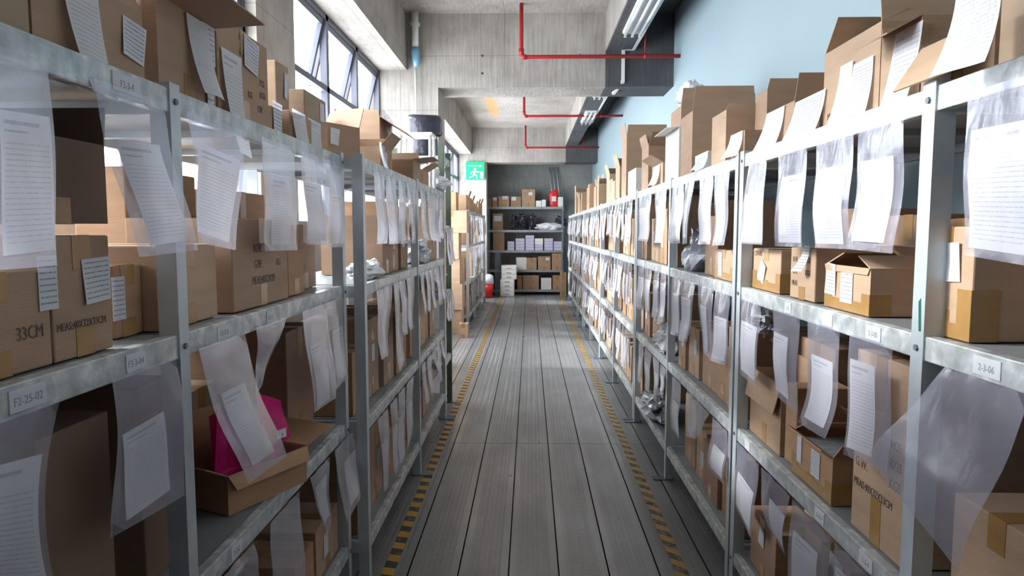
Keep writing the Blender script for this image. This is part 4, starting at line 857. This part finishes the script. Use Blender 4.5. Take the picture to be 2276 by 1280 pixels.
# stacked cartons lit by the window beyond the column
zz = 0.0
for k, (h, y0, x0) in enumerate([(0.40, 11.15, -1.12), (0.42, 11.12, -1.10), (0.40, 11.14, -1.14), (0.42, 11.1, -1.15), (0.36, 11.12, -1.02)]):
    carton('B', y0, x0 - 0.48, x0, zz, h, 0.44, 'pale window-lit carton, %s from the floor in stack beyond the left rack' % ORD[k], mat=2, group='carton stack by the window', bev=False); zz += h + 0.003
carton('B', 11.2, -1.62, -1.2, zz, 0.3, 0.4, 'wide tan carton crowning the window-lit stack below the exit sign', mat=4, bev=False)
carton('B', 10.75, -1.12, -0.98, 0.0, 0.22, 0.2, 'small pale box on the floor before the window-lit stack', mat=2, bev=False)
i = 0; ys = 11.9
while ys < 15.8:
    wd = random.uniform(0.3, 0.4); carton('L', XCF - 0.05, ys, ys + wd, LV[0], random.uniform(0.15, 0.3), 0.3, 'tan carton on the far left rack top, %s from its near end' % ORD[i], mat=random.choice([0, 2, 4]), bev=False, group='cartons on the far left rack top', opened=[('f', 20, 0.1), ('b', 0, 0.1)] if i % 2 else None); ys += wd + 0.05; i += 1
# pink bag in the open box
pb = tag(empty('pink_bag', (-0.985, 2.30, LV[2] + 0.012)), 'crumpled pink plastic bag with a small label in the open carton', 'bag')
def pk(a, b):
    t = 2 * PI * a; p = PI * (b - 0.5); d = Vector((math.cos(p) * math.cos(t), math.cos(p) * math.sin(t), math.sin(p)))
    k = 1 + 0.35 * noise.noise(d * 2.2) + 0.25 * noise.noise(d * 5)
    q = d * k; zc = max(q.z, -0.7) * 0.13 + 0.095
    return (q.x * 0.10, q.y * 0.12, zc * 0.8 + (0.16 * max(0, 0.1 - q.y) if q.z > 0.2 else 0))
MB().grid(pk, 30, 20).build('bag_body', 'pink_film', pb, False)
MB().grid(lambda a, b: (0.06 + 0.05 * a + 0.01 * math.sin(5 * b), 0.0 + 0.10 * a + 0.02 * math.sin(4 * b), 0.02 + 0.30 * b - 0.05 * a * b), 5, 10).build('bag_tail', 'pink_film', pb, True)
MB().grid(lambda a, b: (0.105 + 0.012 * math.sin(6 * a), 0.03 + 0.09 * a, 0.06 + 0.10 * b), 5, 4).build('purple_panel', 'purple_film', pb, True)
MB().slab([(0.112, 0.01, 0.15), (0.118, 0.08, 0.14), (0.115, 0.085, 0.17), (0.11, 0.015, 0.18)], (0.001, 0, 0)).build('shipping_label', 'blank_paper', pb)
# loose plastic bags on the right shelves
for loc, sz, mt, lb, sd in [((1.08, 4.25, LV[1] + 0.002), (0.11, 0.16, 0.13), 'grey_film', 'crumpled silvery bag on the right shelf between second and third posts', 2.0),
   ((1.12, 3.3, LV[2] + 0.34), (0.08, 0.1, 0.06), 'grey_film', 'shiny film bag, lower of two, on taped cartons at right', 5.0), ((1.12, 3.3, LV[2] + 0.455), (0.07, 0.09, 0.04), 'white_film', 'shiny film bag, upper of two, on taped cartons at right', 6.0),
   ((1.02, 5.35, LV[3] + 0.002), (0.12, 0.3, 0.10), 'grey_film', 'film bag spilling off the bottom right shelf towards the aisle', 8.0),
   ((1.0, 4.95, LV[2] + 0.002), (0.09, 0.12, 0.12), 'white_film', 'white film bag on the lower right shelf before the third post', 11.0),
   ((-0.86, 3.55, LV[1] + 0.002), (0.08, 0.16, 0.05), 'white_film', 'flat shiny film on the left shelf beside the double posts', 12.0),
   ((-0.9, 5.3, LV[1] + 0.002), (0.12, 0.3, 0.10), 'grey_film', 'grey film heap on the left shelf just beyond the fourth post', 13.0),
   ((1.15, 1.13, LV[2] + 0.304), (0.12, 0.14, 0.10), 'grey_film', 'crumpled film lying on the tan carton at the lower right edge', 15.0)]:
    blob('plastic_bag', loc, sz, mt, lb, 'bag', sd, amp=0.6)

# ------------------------------------------------------------------ shelf across the end of the aisle
r = tag(empty('end_shelf', (-0.1, 18.0, 0)), 'wide grey steel shelf with five boards across the end of the aisle', 'rack')
EX0, EX1 = -0.99, 0.97
for xx in (EX0, EX1 - 0.045):
    for yy in (0, 0.5): box(xx, xx + 0.045, yy, yy + 0.045, 0, 2.32).build('upright', 'dark_steel', r)
box(-0.82, -0.66, 0.0, 0.05, 0, 1.16).build('upright', 'dark_steel', r)
EL = [2.30, 1.70, 1.17, 0.66, 0.14]
for z_ in EL:
    MB().box(EX0, EX1, -0.004, 0.545, z_ - 0.012, z_).box(EX0, EX1, -0.006, 0.006, z_ - 0.06, z_).build('shelf_board', 'shelf_steel', r)
def eb(px0, px1, ytop, lv, label, **k):
    def xx(px): r_ = ray(px, 500); return 18.03 * r_.x / r_.y
    z0 = EL[lv]; Yf = 18.03
    k_ = (640 - ytop) / F
    zt = CZ + (k_ * (FV.y * Yf) - UV_.y * Yf) / (UV_.z - k_ * FV.z)
    if lv: zt = min(zt, EL[lv - 1] - 0.07)
    carton('B', Yf, xx(px0), xx(px1), z0, zt - z0, k.pop('d', 0.34), label, bev=False, **k)
eb(1081, 1092, 440, 0, 'narrow dark carton at the left end of the far top board', mat=1)
eb(1094, 1106, 438, 0, 'small brown carton second on the far top board', mat=1, stickers=[(0.5, 0.8, 0.1, 0.08, 0, 'blank_paper')])
eb(1108, 1132, 436, 0, 'reddish carton with white label on the far top board', mat=4, stickers=[(0.6, 0.85, 0.14, 0.09, 0, 'blank_paper')])
eb(1135, 1158, 437, 0, 'dark carton with white top label left of tallest far carton', mat=1, stickers=[(0.3, 0.8, 0.12, 0.1, 0, 'blank_paper')])
eb(1160, 1189, 421, 0, 'tallest carton on the far top board', mat=0, stickers=[(0.65, 0.75, 0.1, 0.08, 0, 'blank_paper')])
eb(1191, 1203, 446, 0, 'small white package right of the tallest far carton', mat='white_card', tape=False)
eb(1204, 1213, 444, 0, 'small grey package beside the red sack', mat='white_card', tape=False)
eb(1240, 1251, 438, 0, 'pale green box at the right end of far top board', mat='white_card', tape=False)
r2 = tag(empty('red_sack', (0.62, 18.06, EL[0] + 0.002)), 'red printed sack standing on the far top board', 'sack')
def sack(a, b):
    t = 2 * PI * a; k = 1 - 0.25 * (2 * b - 1) ** 4
    return (0.135 * k * math.cos(t) * (1 - 0.15 * b), 0.13 + 0.07 * k * math.sin(t) * (1 - 0.6 * b), 0.44 * b + (0.04 * math.cos(t) if b > 0.9 else 0))
MB().grid(sack, 20, 12).build('sack_body', 'red_print', r2, True)
box(-0.06, 0.06, 0.052, 0.054, 0.14, 0.27).build('label_panel', 'white_card', r2)
eb(1095, 1118, 475, 1, 'carton with white label at the left of the second far board', mat=1, stickers=[(0.5, 0.7, 0.2, 0.14, 0, 'blank_paper')])
for k, (px, wd, hh) in enumerate([(-0.42, 0.08, 0.21), (-0.20, 0.10, 0.24), (0.06, 0.10, 0.22)]):
    blob('plastic_bag', (px, 18.25, EL[1] + 0.002), (wd, 0.14, hh), 'black_film', 'black plastic bag, %s from left, on the second far board' % ORD[k], 'bag', 30 + k, amp=0.5, group='black bags on the second far board')
o = blob('white_sack', (0.52, 18.15, EL[1] + 0.002), (0.36, 0.14, 0.10), 'white_film', 'long white sack lying on the second far board', 'sack', 41.0, amp=0.3)
blob('plastic_bag', (0.80, 18.3, EL[1] + 0.1), (0.16, 0.1, 0.14), 'black_film', 'black plastic bag behind the long white sack', 'bag', 44.0, amp=0.4)
eb(1096, 1121, 516, 2, 'large carton at the left end of the third far board', mat=1)
STK = [(1128, 1143, 3, 'blue_card'), (1146, 1166, 4, 'lilac_card'), (1168, 1187, 5, 'lilac_card'), (1189, 1207, 4, 'white_card'), (1210, 1229, 4, 'lilac_card'), (1231, 1250, 3, 'lilac_card')]
def wx(px): r_ = ray(px, 520); return 18.03 * r_.x / r_.y
for q, (a, b, n, mt) in enumerate(STK):
    for k in range(n):
        carton('B', 18.03, wx(a), wx(b), EL[2] + k * 0.078, 0.074, 0.3, 'flat %s packet, %s from the bottom in %s stack from left, third far board' % ('grey' if mt == 'blue_card' else 'white' if mt == 'white_card' else 'lilac', ORD[k], ORD[q]), mat='lilac_card' if mt != 'white_card' or k < 2 else 'white_card', tape=False, bev=False, name='paper_packet', cat='packet', group='packets on the third far board')
eb(1170, 1193, 573, 3, 'left brown carton on the fourth far board', mat=0); eb(1196, 1224, 570, 3, 'middle brown carton with label on the fourth far board', mat=0, stickers=[(0.75, 0.8, 0.1, 0.06, 0, 'blank_paper')]); eb(1227, 1251, 563, 3, 'right brown carton on the fourth far board', mat=4)
carton('B', 18.05, wx(1148), wx(1170), EL[3], 0.32, 0.3, 'white ribbed box leaning at the left of the fourth far board', mat='white_card', tape=False, bev=False, yaw=0.08)
eb(1150, 1160, 612, 4, 'small dark carton on the lowest far board', mat=1); eb(1162, 1198, 612, 4, 'wide brown carton on the lowest far board', mat=0); eb(1203, 1226, 618, 4, 'white box on the lowest far board', mat='white_card', tape=False); eb(1229, 1250, 612, 4, 'tan carton at the right of the lowest far board', mat=4)
r = tag(empty('plastic_box_tower', (-0.76, 17.55, 0)), 'tower of pale plastic drawer boxes on the floor before the end shelf', 'drawer tower')
MB().box(0, 0.36, 0, 0.4, 0, 0.44).box(0.03, 0.42, 0.02, 0.4, 0.44, 0.80).build('case', 'white_card', r, bevel=0.006)
for k in range(4):
    d_ = box(0.015, 0.345, -0.012, 0.0, 0.02 + k * 0.105, 0.11 + k * 0.105).build('drawer', 'white_card', r, bevel=0.004); box(0.12, 0.24, -0.02, -0.012, 0.055 + k * 0.105, 0.07 + k * 0.105).build('handle', 'dark_steel', d_)
for k in range(3):
    d_ = box(0.045, 0.405, 0.008, 0.02, 0.46 + k * 0.11, 0.55 + k * 0.11).build('drawer', 'white_card', r, bevel=0.004); box(0.16, 0.28, 0.0, 0.008, 0.49 + k * 0.11, 0.505 + k * 0.11).build('handle', 'dark_steel', d_)
carton('B', 17.4, 0.78, 0.92, 0.0, 0.62, 0.3, 'brown carton standing on the floor at the right end of the aisle', mat=0, bev=False)
r = tag(empty('waste_bin', (-1.05, 17.2, 0)), 'dark red bin with a white bag on the floor left of end shelf', 'bin')
MB().tube([(0, 0, 0), (0, 0, 0.40)], [0.11, 0.14], 16).build('bin_body', 'red_print', r, True)
MB().tube([(0, 0, 0.36), (0, 0, 0.56), (0, 0, 0.6)], [0.15, 0.13, 0.05], 16).build('bag_liner', 'white_film', r, True)
# metal profiles leaning on the back wall
for k in range(3):
    o = MB().tube([(0.62 + 0.09 * k, 18.35, 2.32), (0.50 + 0.10 * k, 18.58, 3.36)], 0.016, 8).build('metal_rod', 'post_steel', None, True)
    tag(o, 'pale metal rod leaning on the back wall, %s from left' % ORD[k], 'rod', 'rods leaning on the back wall')
